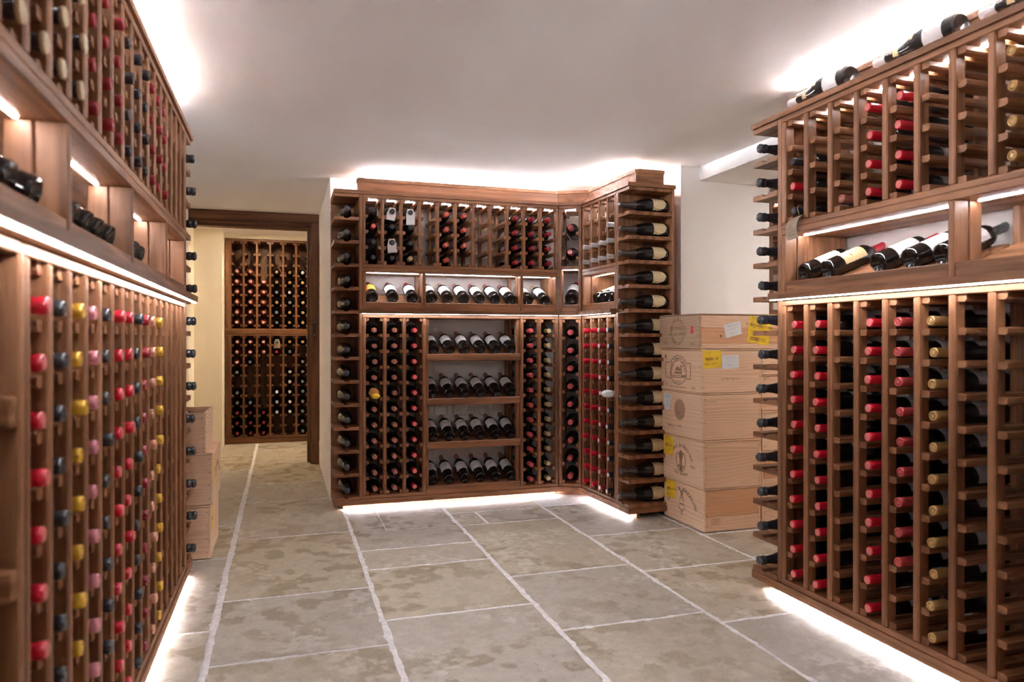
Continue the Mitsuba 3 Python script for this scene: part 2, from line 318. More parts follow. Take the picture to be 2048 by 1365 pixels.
# ------------------------------------------------------------------ rack frames: local u along the face, v into the rack, z up
def frame(P, u):
    u = np.array(u, float) / np.linalg.norm(u)
    M = np.eye(4)
    M[:2, 0] = u; M[:2, 1] = (-u[1], u[0]); M[:2, 3] = P
    return M
YC, XR, XL = 4.566, 1.944, -0.3987
FL = frame((XL, 0.0), (0, 1))          # u = world y
FR = frame((XR, 0.0), (0, -1))         # u = -world y
FC = frame((0.0, YC), (1, 0))          # u = world x
P1, P2, P3 = np.array([1.783, 4.566]), np.array([1.921, 4.491]), np.array([1.943, 3.845])
FK = frame(P1, P2 - P1)                # the corner
FT = frame(P2, P3 - P2)                # the return
FF = frame((0.0, 7.8), (1, 0))         # the far room
FA = frame((0.0, 3.90), (1, 0))        # the alcove on the right
AX = {'L': ('y', 'x'), 'R': ('y', 'x'), 'C': ('x', 'y'), 'K': ('x', 'y'), 'T': ('y', 'x'), 'F': ('x', 'y'), 'A': ('x', 'y')}
FRM = {'L': FL, 'R': FR, 'C': FC, 'K': FK, 'T': FT, 'F': FF, 'A': FA}
def wood(run, ax, fam='oak'): return '%s_%s' % (fam, {'u': AX[run][0], 'v': AX[run][1], 'z': 'z'}[ax])
def lbox(run, parent, name, u0, u1, v0, v1, z0, z1, ax, b=0.002, fam='oak', **kw):
    return put(parent, name, box_ply(u1 - u0, v1 - v0, z1 - z0, b), wood(run, ax, fam), FRM[run] @ tr(u0, v0, z0), **kw)
DEP = 0.31
Z_BOT, Z_RAIL, Z_MID, Z_TOP = 0.064, 1.217, 1.511, 1.966
ROW_LO = [0.124 + 0.0995 * k for k in range(11)]
ROW_UP = [1.574, 1.672, 1.771, 1.868]
def cleat_mesh(w, side, v0=0.011, v1=0.292, h=0.022):
    c = 0.006
    prof = [(0, 0), (w - c, 0), (w, c), (w, h - 0.003), (w - 0.003, h), (0, h)]
    prof = [(side * a, b) for a, b in prof]
    if side < 0: prof = prof[::-1]
    m = trimesh.creation.extrude_polygon(Polygon(prof), v1 - v0, engine='earcut')
    m.vertices = np.column_stack([m.vertices[:, 0], v1 - m.vertices[:, 2], m.vertices[:, 1]])
    if m.volume < 0: m.invert()
    return m
_cl = {}
def cleat(w, side, v1, v0=0.011):
    if (w, side, v1, v0) not in _cl: _cl[w, side, v1, v0] = (mikit.ply(cleat_mesh(w, side, v0, v1)), cleat_mesh(w, side, v0, v1))
    return _cl[w, side, v1, v0]
def rack(run, label, ua, ub, stiles, sw, z0, z1, rows, cw=0.021, single='', fam='oak', fw=0.021, extra_top=True, cdrop=0.0345, top_h=0.020, group=None, depth=DEP, name='wine_rack'):
    """ua..ub: outer edges with the frame; stiles: their left edges. single: 'r', 'l' or 'rl', the side of each upright whose rails are entries of their own."""
    k = thing(name, label, 'wine rack', group)
    lbox(run, k, 'bottom_board', ua, ub, 0.0, depth, z0, z0 + 0.021, 'u', fam=fam)
    lbox(run, k, 'top_board', ua, ub, 0.0, depth, z1 - top_h, z1, 'u', fam=fam)
    za, zb = z0 + 0.021, z1 - top_h
    ups = [ua] + list(stiles) + [ub - fw]
    many = []
    for i, s in enumerate(ups):
        w = fw if i in (0, len(ups) - 1) else sw
        lbox(run, k, 'upright', s, s + w, 0.0, 0.044, za, zb, 'z', 0.004, fam)
        lbox(run, k, 'rear_upright', s, s + w, depth - 0.055, depth - 0.015, za, zb, 'z', 0.003, fam)
        for side, edge in ((1, s + w), (-1, s)):
            if (i == 0 and side < 0) or (i == len(ups) - 1 and side > 0): continue
            zs = [r - cdrop - 0.011 for r in rows] + ([zb - 0.022] if extra_top else [])
            near = ('r' if side > 0 else 'l') in single
            wide = cw if not single else (0.030 if near else 0.013)
            pl, me = cleat(wide, side, depth - 0.018, 0.011 if near or not single else 0.030)
            for z in zs:
                if ('r' if side > 0 else 'l') in single:
                    put(k, 'bottle_rail', pl, wood(run, 'v', fam), FRM[run] @ tr(edge, 0, max(z, za)))
                else:
                    m = me.copy(); m.apply_translation((edge, 0, max(z, za))); many.append(m)
    if many:
        m = cat(many); m.apply_transform(FRM[run])
        put(k, 'rails', mikit.ply(m), wood(run, 'v', fam), stuff=True)
    return k
_fwd = np.array(_f); _rt = np.array([math.cos(YAW), -math.sin(YAW), 0]); _up = np.cross(_rt, _fwd)
def in_view(P, m=45):
    d = np.asarray(P) - (0, 0, CAM_Z); w = d @ _fwd
    return w > 0.1 and abs(d @ _rt / w * FPX) < 1024 + m and abs(d @ _up / w * FPX) < 683 + m
def join(label, cat_, table):
    k = thing('wine_bottles', label, cat_)
    labels[k]['kind'] = 'stuff'
    for bs, items in table.items():
        ms = []
        for pl, M in items:
            v, f = meshkit.WRITTEN[pl['filename']][:2]
            m = trimesh.Trimesh(v @ M[:3, :3].T + M[:3, 3], f, process=False); ms.append(m)
        m = cat(ms); m.merge_vertices()
        put(k, 'capsules' if bs.startswith('cap') else 'bodies', mikit.ply(m, smooth=40), bs, stuff=True)
FEW = {}
def fill(run, where, ups, fw, sw, rows, table, shape='bordeaux', glass='glass_black', paper=('paper_grey', 0.052, 0.148, 80), dv=0.004, group='', col0=0, words='from left', lift=0.0, name=None, stuff=None):
    """table: one string per column, its letters from the top row down, '.' for an empty place."""
    n = len(rows)
    for c, col in enumerate(table):
        a = ups[c] + (fw if c == 0 else sw); b = ups[c + 1]
        for j, ch in enumerate(col):
            if ch == '.': continue
            u = (a + b) / 2 + random.uniform(-1, 1) * 0.002
            v = -dv + random.uniform(-1, 1) * 0.006
            M = FRM[run] @ tr(u, v, rows[n - 1 - j] + lift) @ rot((0, 1, 0), random.uniform(-35, 35)) @ rot((0, 0, 1), random.uniform(-0.8, 0.8))
            g = 'glass_rose' if ch == 'A' else glass
            sh = shape
            pp = paper
            if not in_view((M @ np.array([0, 0, 0, 1.0]))[:3]): continue
            if stuff is not None:
                stuff.setdefault('glass_rose' if ch == 'A' else glass, []).append((SHAPES[shape]['body'], M)); stuff.setdefault({'Q': 'cap_K', 'X': 'cap_D'}.get(ch, 'cap_' + ch), []).append((SHAPES[shape]['cap'], M))
                if ch in 'QX': stuff.setdefault('cap_S', []).append((TIP_DISC, M))
                continue
            lbl = '%s bottle, %s row down, %s column %s, %s' % (CAPNAME[ch], ORD[j + 1], ORD[c + 1 + col0], words, where)
            bottle(lbl, M, ch, sh, g, pp, name=name or ('magnum_bottle' if shape == 'magnum' else 'wine_bottle'), group=group)

# ------------------------------------------------------------------ the setting
CEIL = 2.125
def tile_poly(x0, x1, y0, y1, seed, gap=0.0095):
    r_ = np.random.default_rng(seed)
    x0 += gap + r_.uniform(-.002, .003); x1 -= gap + r_.uniform(-.002, .003); y0 += gap * 0.95; y1 -= gap * 0.95
    def side(p, q):
        n = max(2, int(np.hypot(q[0] - p[0], q[1] - p[1]) / 0.02))
        t = np.arange(n) / n
        nx, ny = (q[1] - p[1]), -(q[0] - p[0]); l = math.hypot(nx, ny); nx /= l; ny /= l
        w = np.convolve(r_.normal(0, 1, n + 8), np.ones(4) / 4, 'same')[4:4 + n] * 0.0036 + np.where(r_.random(n) < 0.07, -0.007, 0)
        fade = np.minimum(1, np.minimum(t, 1 - t) * 8 + 0.3)
        return [(p[0] + (q[0] - p[0]) * a + nx * b * f, p[1] + (q[1] - p[1]) * a + ny * b * f) for a, b, f in zip(t, w, fade)]
    c = [(x0, y0), (x1, y0), (x1, y1), (x0, y1)]
    pts = sum([side(c[i], c[(i + 1) % 4]) for i in range(4)], [])
    return Polygon(pts).buffer(0)
struct('floor', box_mesh(-1.6, 4.3, -1.7, 8.3, -0.10, -0.0012), 'grout')
TILES = {(-0.84, -0.245): [-1.6, -0.9, -0.1, 0.8, 1.5, 1.92, 2.83, 3.75, 4.40, 5.31, 6.24, 7.0, 7.8, 8.2],
         (-0.24, 0.362): [-1.6, -0.6, 0.2, 0.9, 1.62, 2.521, 3.13, 4.07, 4.97, 5.60, 6.54, 7.3, 8.2],
         (0.362, 0.962): [-1.6, -0.8, 0.0, 0.62, 1.22, 1.85, 2.738, 3.361, 3.668, 4.70],
         (0.962, 1.568): [-1.6, -0.9, 0.0, 0.7, 1.55, 2.45, 3.078, 4.001, 4.301, 4.70],
         (1.568, 2.175): [-1.6, -0.7, 0.1, 0.9, 1.7, 2.339, 2.962, 3.58, 4.3],
         (2.175, 2.90): [2.2, 3.0, 3.42, 4.1], (2.90, 3.5): [2.2, 2.9, 3.6, 4.2], (3.5, 4.2): [2.2, 3.3, 4.2],
         (0.37, 0.97): [6.3, 7.0, 7.6, 8.2]}
_n = 0
for (x0, x1), ys in TILES.items():
    for y0, y1 in zip(ys, ys[1:]):
        segs = [(x0, x1)]
        if (x0, y0) == (0.962, 4.001): segs = [(0.962, 1.128), (1.128, 1.568)]
        for a, b in segs:
            _n += 1
            m = prism(tile_poly(a, b, y0, y1, 100 + _n), -0.012, 0.0)
            put('floor', 'tile', mikit.ply(m), 'stone_%d' % ((_n * 7) % 3))
def hwall(name, *b, bsdf='plaster'): struct(name, box_mesh(*b), bsdf)
hwall('wall_left', -0.86, -0.725, -1.7, 6.36, -0.05, CEIL)
hwall('wall_rear', -0.86, 4.3, -1.85, -1.7, -0.05, CEIL, bsdf='oak_z')
hwall('wall_right', 2.262, 2.40, -1.7, 2.64, -0.05, CEIL)
hwall('wall_alcove_right', 4.2, 4.35, 2.2, 4.4, -0.05, CEIL)
hwall('wall_alcove_rear', 2.40, 4.3, 2.2, 2.32, -0.05, CEIL)
hwall('wall_back', 0.30, 2.325, 4.884, 6.38, -0.05, CEIL)
struct('wall_pillar', box_mesh(2.325, 2.966, 3.90, 6.38, -0.05, CEIL), 'plaster')
hwall('wall_alcove_back', 2.966, 4.3, 4.215, 4.4, -0.05, CEIL)
struct('ceiling', box_mesh(-1.6, 4.3, -1.8, 8.3, CEIL, CEIL + 0.1), 'ceiling_paint')
struct('ceiling_beam', box_mesh(2.452, 4.3, 2.32, 3.90, 2.04, CEIL), 'ceiling_paint')
hwall('wall_far_left', -0.95, -0.806, 6.36, 7.5, -0.05, CEIL, bsdf='cream_plaster')
hwall('wall_far_niche', -0.95, -0.557, 7.5, 8.3, -0.05, CEIL, bsdf='cream_plaster')
hwall('wall_far_back', -0.557, 1.3, 8.13, 8.3, -0.05, CEIL, bsdf='cream_plaster')
hwall('wall_far_right', 1.3, 1.42, 6.38, 8.3, -0.05, CEIL, bsdf='cream_plaster')
struct('wall_far_lintel', box_mesh(-0.557, 1.3, 7.80, 8.13, 2.085, CEIL), 'cream_plaster')

# the door frame between the two rooms
USED.add('door_1')
labels['door_1'] = {'kind': 'structure'}
def dpart(name, b, bs, bev=0.003): return put('door_1', name, mikit.ply(box_mesh(*b, bev)), bs)
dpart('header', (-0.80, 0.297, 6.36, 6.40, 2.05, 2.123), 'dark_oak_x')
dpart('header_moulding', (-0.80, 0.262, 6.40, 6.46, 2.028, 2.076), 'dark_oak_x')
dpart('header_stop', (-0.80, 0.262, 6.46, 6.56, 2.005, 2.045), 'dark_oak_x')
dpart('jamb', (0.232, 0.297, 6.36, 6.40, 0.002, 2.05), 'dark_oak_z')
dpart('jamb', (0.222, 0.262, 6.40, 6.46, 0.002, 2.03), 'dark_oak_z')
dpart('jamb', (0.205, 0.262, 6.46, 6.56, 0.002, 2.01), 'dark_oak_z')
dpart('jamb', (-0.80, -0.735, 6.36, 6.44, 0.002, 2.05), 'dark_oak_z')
pl_ = put('door_1', 'strike_plate', mikit.ply(box_mesh(0.248, 0.268, 6.352, 6.361, 1.085, 1.222, 0.002)), 'black_metal', label='black metal strike plate')
for z in (1.10, 1.207): put(pl_, 'screw', mikit.ply(trimesh.creation.cylinder(0.004, 0.004, sections=10, transform=tr(0.258, 6.351, z) @ rot((1, 0, 0), 90))), 'chrome')
for z in (0.35, 1.98): put('door_1', 'screw_hole', mikit.ply(trimesh.creation.cylinder(0.006, 0.004, sections=10, transform=tr(0.262, 6.359, z) @ rot((1, 0, 0), 90))), 'dark_plastic')

# ------------------------------------------------------------------ boards that follow a whole run of racks
def offset_line(pts, d):
    """The polyline moved inwards (to the left of its direction) by d, mitred."""
    pts = [np.array(p, float) for p in pts]
    out = []
    for i, p in enumerate(pts):
        ns = []
        for a, b in ((i - 1, i), (i, i + 1)):
            if 0 <= a and b < len(pts):
                u = pts[b] - pts[a]; u /= np.linalg.norm(u); ns.append(np.array([-u[1], u[0]]))
        n = sum(ns) / len(ns)
        n = n / (n @ ns[0])
        out.append(p + n * d)
    return out
def run_board(parent, name, pts, v0, v1, z0, z1, bsdf, bev=True):
    a, b = offset_line(pts, v0), offset_line(pts, v1)
    return put(parent, name, mikit.ply(prism(Polygon([*a, *b[::-1]]), z0, z1)), bsdf)
C_RUN = [(0.303, YC), tuple(P1), tuple(P2), tuple(P3 + (P3 - P2) / np.linalg.norm(P3 - P2) * 0.012)]
C_COUNT = [(0.456, YC), tuple(P1), tuple(P2), tuple(P2 + (P3 - P2) / np.linalg.norm(P3 - P2) * 0.500)]
R_RUN = [(XR, 2.665), (XR, 0.6)]
L_RUN = [(XL, 0.3), (XL, 3.59)]
WHO = {'L': 'left-hand rack', 'R': 'right-hand rack', 'C': 'corner racks at the back'}
def long_boards(run, pts, cpts, ax, corn, tail):
    w = wood(run, 'u')
    k = thing('plinth', 'low oak plinth board with a recessed kick under the ' + WHO[run], 'plinth')
    run_board(k, 'board', pts, -0.006, DEP, 0.031, 0.063, w)
    q = offset_line(pts, 0.0)
    run_board(k, 'kick_board', tail, 0.055, 0.072, 0.001, 0.031, w)
    k = thing('countertop', 'projecting oak counter ledge at waist height along the ' + WHO[run], 'counter')
    run_board(k, 'board', cpts, -0.047, DEP - 0.004, 1.2225, 1.248, w)
    k = thing('top_ledge', 'thin oak ledge capping the top of the ' + WHO[run], 'ledge')
    run_board(k, 'board', pts, -0.010, DEP + 0.004, 1.9665, 1.988, w)
    return q
long_boards('C', C_RUN, C_COUNT, 'x', 0.07, [(0.36, YC), tuple(P1), tuple(P2), tuple(P3)])
long_boards('R', R_RUN, [(XR, 2.505), (XR, 0.6)], 'y', 0.10, [(XR, 2.61), (XR, 0.6)])
long_boards('L', L_RUN, [(XL, 0.3), (XL, 3.425)], 'y', 0.13, [(XL, 0.3), (XL, 3.54)])
k = thing('cornice', 'light oak cornice box standing on top of the corner racks at the back', 'cornice')
CC = [(0.452, YC + 0.066), tuple(offset_line([C_RUN[0], P1, P2, P3], 0.066)[1]), tuple(offset_line([C_RUN[0], P1, P2, P3], 0.066)[2]), (2.012, 3.89)]
_i = offset_line([C_RUN[0], P1, P2, P3], 0.066)
CC = [(0.456, YC + 0.066), tuple(_i[1]), tuple(_i[2]), (_i[3][0], 3.88)]
run_board(k, 'face_board', CC, 0.0, 0.018, 1.9885, 2.058, 'oak_x')
run_board(k, 'cap_moulding', CC, -0.006, 0.022, 2.058, 2.080, 'oak_x')
for nm, a in (('end_board', (0.456, 0.474, YC + 0.085, YC + 0.135)),):
    put(k, nm, mikit.ply(box_mesh(a[0], a[1], a[2], a[3], 1.9885, 2.058)), 'oak_y')
    put(k, 'end_moulding', mikit.ply(box_mesh(a[0] - 0.006, a[1] + 0.004, a[2], a[3], 2.058, 2.080)), 'oak_y')
put(k, 'end_board', mikit.ply(box_mesh(_i[3][0] + 0.019, 2.195, 3.88, 3.898, 1.9885, 2.056)), 'oak_x')
put(k, 'end_moulding', mikit.ply(box_mesh(_i[3][0] + 0.023, 2.198, 3.874, 3.902, 2.056, 2.079)), 'oak_x')
for run, w, u0, u1, nm, v in (('R', 'R', -2.56, -0.6, 'oak cornice board behind the bottles on top of the right-hand rack', 0.105), ('L', 'L', 0.3, 3.45, 'oak cornice board set back on top of the left-hand rack', 0.066)):
    k = thing('cornice', nm, 'cornice')
    lbox(run, k, 'face_board', u0, u1, v, v + 0.018, 1.9885, 2.056, 'u')
    lbox(run, k, 'cap_moulding', u0, u1, v - 0.006, v + 0.022, 2.056, 2.080, 'u')

# ------------------------------------------------------------------ towers of end shelves
SHELF_Z = [0.083 + 0.1449 * k for k in range(13)]
def shelf_mesh(w, d, h=0.021):
    c = w * 0.5
    sec = [(0, 0), (w, 0), (w, h), (c + 0.020, h), (c + 0.010, h - 0.010), (c - 0.010, h - 0.010), (c - 0.020, h), (0, h)]
    m = trimesh.creation.extrude_polygon(Polygon(sec), d, engine='earcut')
    m.vertices = np.column_stack([m.vertices[:, 0], d - m.vertices[:, 2], m.vertices[:, 1]])
    if m.volume < 0: m.invert()
    return m
SHIELD = lambda t: max(0.02, (1 - (1 - t / 0.72) ** 2) ** 0.5 if t < 0.72 else 1.0 - 0.10 * math.sin((t - 0.72) / 0.28 * math.pi)) if t > 0 else 0.02
def tower(run, label, u0, u1, panel, where, cap, paper, glass, roll, group):
    """panel: (u0, u1) of the full-height side panel; shelves between u0 and u1."""
    k = thing('end_shelf_tower', label, 'shelf unit')
    lbox(run, k, 'side_panel', panel[0], panel[1], 0.0, DEP, Z_BOT, 1.966, 'z', 0.003)
    lbox(run, k, 'back_panel', u0, u1, DEP - 0.018, DEP, Z_BOT, 1.966, 'z')
    lbox(run, k, 'top_board', u0, u1, 0.0, DEP - 0.018, 1.945, 1.9655, 'u')
    s = mikit.ply(shelf_mesh(u1 - u0, DEP - 0.018))
    for z in SHELF_Z: put(k, 'shelf', s, wood(run, 'u'), FRM[run] @ tr(u0, 0, z - 0.021))
    for j, z in enumerate(reversed(SHELF_Z)):
        L = SHAPES['champagne']['L']
        M = FRM[run] @ tr((u0 + u1) / 2 + random.uniform(-.003, .003), -0.030 + random.uniform(-.006, .006), z + 0.0448) @ rot((0, 1, 0), roll + random.uniform(-4, 4))
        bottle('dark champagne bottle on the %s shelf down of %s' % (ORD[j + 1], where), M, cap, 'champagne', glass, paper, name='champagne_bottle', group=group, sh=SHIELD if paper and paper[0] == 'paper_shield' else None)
tower('C', 'narrow open oak end tower of champagne shelves beside the doorway wall', 0.303, 0.455, (0.4555, 0.4755), 'the end tower beside the doorway', 'foil', ('pale_band', 0.106, 0.113, 80), 'glass_black', 70, 'champagne in the tower by the doorway')
tower('T', 'oak end tower of champagne shelves beside the wooden crates', 0.515, 0.650, (0.4865, 0.5145), 'the end tower beside the wooden crates', 'foild', ('paper_shield', 0.020, 0.108, 62), 'glass_black', 72, 'champagne in the tower by the crates')
tower('R', 'open oak end shelves on the far end of the right-hand rack', -2.665, -2.5055, (-2.505, -2.481), 'the right-hand rack far end', 'foil', None, 'glass_black', 0, 'champagne on the right-hand end shelves')
tower('L', 'open oak end shelves on the far end of the left-hand rack', 3.4255, 3.585, (3.401, 3.425), 'the left-hand rack far end', 'foil', None, 'glass_black', 0, 'champagne on the left-hand end shelves')

# ------------------------------------------------------------------ lower and upper racks
pL = 0.12581
sL = [1.5127 - 0.026 + pL * j for j in range(15)]
rack('L', 'lower left-hand oak rack of sixteen columns filled with coloured capsules', 1.362, 3.400, sL, 0.026, Z_BOT, Z_RAIL, ROW_LO, single='l', fw=0.025)
upsL = [1.362] + sL + [3.375]
fill('L', 'lower left-hand rack', upsL, 0.025, 0.026, ROW_LO, ['R' * 11, 'K' * 11, 'Y' * 11, 'P' * 11, 'B' * 11, 'R' * 11, 'R' * 11, 'K' * 11, 'D' * 11, 'CCCCCWWWWWW', 'Y' * 11], dv=0.008, group='bottles in the lower left-hand rack', words='from near end')
sLu = [1.5127 - 0.026 + pL * j for j in range(-5, 15)]
rack('L', 'upper left-hand oak rack of narrow columns under the ceiling', sLu[0] - 0.126, 3.400, sLu, 0.026, Z_MID, Z_TOP, ROW_UP, single='l', fw=0.025)
upsLu = [sLu[0] - 0.126] + sLu + [3.375]
fill('L', 'upper left-hand rack', upsLu, 0.025, 0.026, ROW_UP, ['....', '....', '....'] + ['EEEE', 'EEEE', '.EEE', 'EEEE', 'EEEE', 'DDDD', 'DDDD', 'DDDD', 'KKKK', 'KKKK', 'KKKK', 'DDDD', 'DDDD', 'DDDD'], dv=0.008, group='bottles in the upper left-hand rack', words='from near end', col0=-3)
# the wide column nearest the camera, for large bottles
k = thing('magnum_rack', 'wide oak magnum column at the near end of the left-hand rack', 'wine rack')
lbox('L', k, 'side_panel', 1.3365, 1.3615, 0, DEP, Z_BOT, Z_RAIL, 'z', 0.004)
lbox('L', k, 'side_panel', 1.10, 1.125, 0, DEP, Z_BOT, Z_RAIL, 'z', 0.004)
lbox('L', k, 'bottom_board', 1.1255, 1.336, 0, DEP, Z_BOT, Z_BOT + 0.021, 'u')
lbox('L', k, 'top_board', 1.1255, 1.336, 0, DEP, Z_RAIL - 0.020, Z_RAIL, 'u')
for z in (0.10, 0.375, 0.645, 0.920):
    lbox('L', k, 'bottle_rail', 1.314, 1.3362, 0.004, 0.29, z, z + 0.050, 'v', 0.004)
    lbox('L', k, 'bottle_rail', 1.1257, 1.148, 0.004, 0.29, z, z + 0.050, 'v', 0.004)
for j, z in enumerate((0.920, 0.645)):
    bottle('large black-capped bottle, %s of the near magnum column' % ('upper' if j == 0 else 'lower'), FL @ tr(1.231, 0.0 if j == 0 else 0.05, z + 0.050 + 0.018), 'K', 'magnum', paper=('paper_grey', 0.06, 0.17, 70), name='magnum_bottle')
pR = 0.12913
sR = [-2.3513 + pR * j for j in range(13)]
rack('R', 'lower right-hand oak rack with red and gold capsules', -2.480, sR[-1] + 0.13 + 0.025, sR, 0.025, Z_BOT, Z_RAIL, ROW_LO, single='r', fw=0.025, cw=0.023)
upsR = [-2.480] + sR + [sR[-1] + 0.13]
tR = ['R' * 11, 'R' * 11, '.' * 11, 'R' * 11, 'U' * 9 + '..', 'G' * 11]
fill('R', 'lower right-hand rack', upsR, 0.025, 0.025, ROW_LO, tR, dv=0.004, group='bottles in the lower right-hand rack', words='from far end')
rack('R', 'upper right-hand oak rack lit from above, only partly filled', -2.480, sR[-1] + 0.13 + 0.025, sR, 0.025, Z_MID, Z_TOP, ROW_UP, single='r', fw=0.025, cw=0.023)
fill('R', 'upper right-hand rack', upsR, 0.025, 0.025, ROW_UP, ['.KRK', '....', '...T', 'RRRR', 'RRRR', '....', '....', 'GGGG'], paper=('paper_white', 0.052, 0.148, 80), dv=0.004, group='bottles in the upper right-hand rack', words='from far end')
pC = 0.11727
sC = [0.5904 + pC * j for j in range(10)]
rack('C', 'upper back oak rack of eleven narrow columns lit from above', 0.476, 1.782, sC, 0.0195, Z_MID, Z_TOP, ROW_UP, cw=0.017, fw=0.0185)
upsC = [0.476] + sC + [1.7635]
fill('C', 'upper back rack', upsC, 0.0185, 0.0195, ROW_UP, ['KRNK', 'KKKK', 'KKKL', '....', 'OOOO', 'OOO.', '....', '....', 'DDDD', 'DDDD', 'DDDD'], dv=0.010, group='bottles in the upper back rack', words='from left')
upsA = [0.476, 0.604, 0.727, 0.8555]
rack('C', 'lower back oak rack of three columns beside the doorway tower', 0.476, 0.876, upsA[1:3], 0.021, Z_BOT, Z_RAIL, ROW_LO, cw=0.019)
fill('C', 'lower back rack, left part', upsA, 0.021, 0.021, ROW_LO, ['TTTT.TTTTTT', 'T' * 11, 'R' * 11], dv=0.010, group='bottles in the lower back rack, left part', words='from left')
upsB = [1.512, 1.638, 1.761]
rack('C', 'lower back oak rack of two columns beside the corner', 1.512, 1.782, upsB[1:2], 0.021, Z_BOT, Z_RAIL, ROW_LO, cw=0.019)
fill('C', 'lower back rack, right part', upsB, 0.021, 0.021, ROW_LO, ['U' * 11, 'L' * 11], dv=0.010, group='bottles in the lower back rack, right part', words='from left')
rowK = [0.135 + 0.1216 * j for j in range(9)]
rack('K', 'angled oak corner rack with one column of magnums', 0.001, 0.156, [], 0.02, Z_BOT, Z_RAIL, rowK, cw=0.019, cdrop=0.040)
fill('K', 'angled corner rack', [0.001, 0.135], 0.021, 0.021, rowK, ['U' * 9], shape='magnum', paper=('paper_grey', 0.06, 0.17, 80), dv=0.012, group='magnums in the angled corner rack', words='of magnums', lift=0.0)
rowKu = [1.597, 1.690, 1.825]
kk = rack('K', 'angled upper corner rack holding two red-capped magnums', 0.001, 0.156, [], 0.02, 1.535, Z_TOP, [1.652, 1.818], cw=0.019, cdrop=0.040)
fill('K', 'angled upper corner rack', [0.001, 0.135], 0.021, 0.021, [1.652, 1.818], ['UU'], shape='magnum', paper=('paper_grey', 0.06, 0.17, 80), dv=0.006, group='magnums in the angled upper corner rack', words='of magnums')
upsT = [0.002, 0.122, 0.239, 0.357, 0.464]
rack('T', 'lower oak rack on the return beside the crates, four columns', 0.002, 0.486, upsT[1:4], 0.024, Z_BOT, Z_RAIL, ROW_LO, cw=0.018, fw=0.022)
fill('T', 'lower return rack', upsT, 0.022, 0.024, ROW_LO, ['R' * 11, 'R' * 11, 'X' * 11, 'QQQQ.QQQQQQ'], dv=0.024, stuff=FEW, group='bottles in the lower return rack', words='from corner')
rack('T', 'upper oak rack on the return with white-foiled bottles', 0.002, 0.486, upsT[1:4], 0.024, Z_MID, Z_TOP, ROW_UP, cw=0.018, fw=0.022)
fill('T', 'upper return rack', upsT, 0.022, 0.024, ROW_UP, ['..SS', '..SS', '..SS', '.SSS'], dv=0.028, name='sparkling_wine_bottle', group='bottles in the upper return rack', words='from corner')
# the return's and the corner's plywood backs
for run, nm, u0, u1, lb in (('T', 'back_panel', 0.002, 0.486, 'oak back panel closing the return rack'),):
    k = thing('back_panel', lb, 'panel')
    lbox(run, k, 'board', u0, u1, DEP + 0.001, DEP + 0.012, Z_BOT, 1.965, 'z')
# the far room
sF = [-0.386 + 0.1278 * j for j in range(9)]
for z0, z1, rows, lb, tab in (
        (1.15, 2.08, [1.236 + 0.1036 * j for j in range(8)], 'upper half of the dark oak rack seen through the doorway', ['..AAAAAA', '..AAAAAA', '...AAAAA', '..GGVLVV', '..GGSVGG', '..HLLLLL']),
        (0.05, 1.118, [0.106 + 0.1034 * j for j in range(10)], 'lower half of the dark oak rack seen through the doorway', ['AAAV.VVDDD', 'AAV...VDDD', 'AA.....DDD', 'VR...HHH..', 'GV.HHHHH..', 'L.VVVVVVVV'])):
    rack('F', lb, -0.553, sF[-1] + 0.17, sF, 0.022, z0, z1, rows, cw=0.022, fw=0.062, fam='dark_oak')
    fill('F', ('upper' if z0 > 1 else 'lower') + ' rack beyond the doorway', [-0.553] + sF, 0.062, 0.022, rows, tab, shape='far', paper=None, dv=0.0, stuff=FEW, group='bottles in the %s rack beyond the doorway' % ('upper' if z0 > 1 else 'lower'), words='from left')
join('small wine bottles lying in the lower return rack and the rack beyond the doorway', 'bottles', FEW)
k = thing('rack_rail', 'dark oak rail between the two halves of the rack beyond the doorway', 'rail')
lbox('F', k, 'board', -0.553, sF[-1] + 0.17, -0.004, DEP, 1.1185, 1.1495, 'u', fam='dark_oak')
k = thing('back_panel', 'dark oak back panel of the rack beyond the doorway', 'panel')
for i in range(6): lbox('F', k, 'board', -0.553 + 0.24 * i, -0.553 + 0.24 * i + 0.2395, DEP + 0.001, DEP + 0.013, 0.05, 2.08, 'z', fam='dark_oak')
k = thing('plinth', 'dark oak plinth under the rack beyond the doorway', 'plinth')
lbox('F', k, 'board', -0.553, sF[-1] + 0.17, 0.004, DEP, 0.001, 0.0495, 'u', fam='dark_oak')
# a glimpse of one more rack in the alcove on the right
for z0, z1, rows, lb in ((Z_BOT, Z_RAIL, ROW_LO, 'lower oak rack glimpsed behind the right-hand end shelves'), (Z_MID, Z_TOP, ROW_UP, 'upper oak rack glimpsed behind the right-hand end shelves')):
    rack('A', lb, 2.975, 3.385, [3.10, 3.23], 0.022, z0, z1, rows)
k = thing('display_case', 'oak case glimpsed between the halves of the alcove rack', 'display case')
lbox('A', k, 'counter', 2.975, 3.385, -0.04, 0.30, 1.222, 1.248, 'u')
lbox('A', k, 'side_panel', 2.975, 2.997, 0, 0.30, 1.2485, 1.5105, 'z')

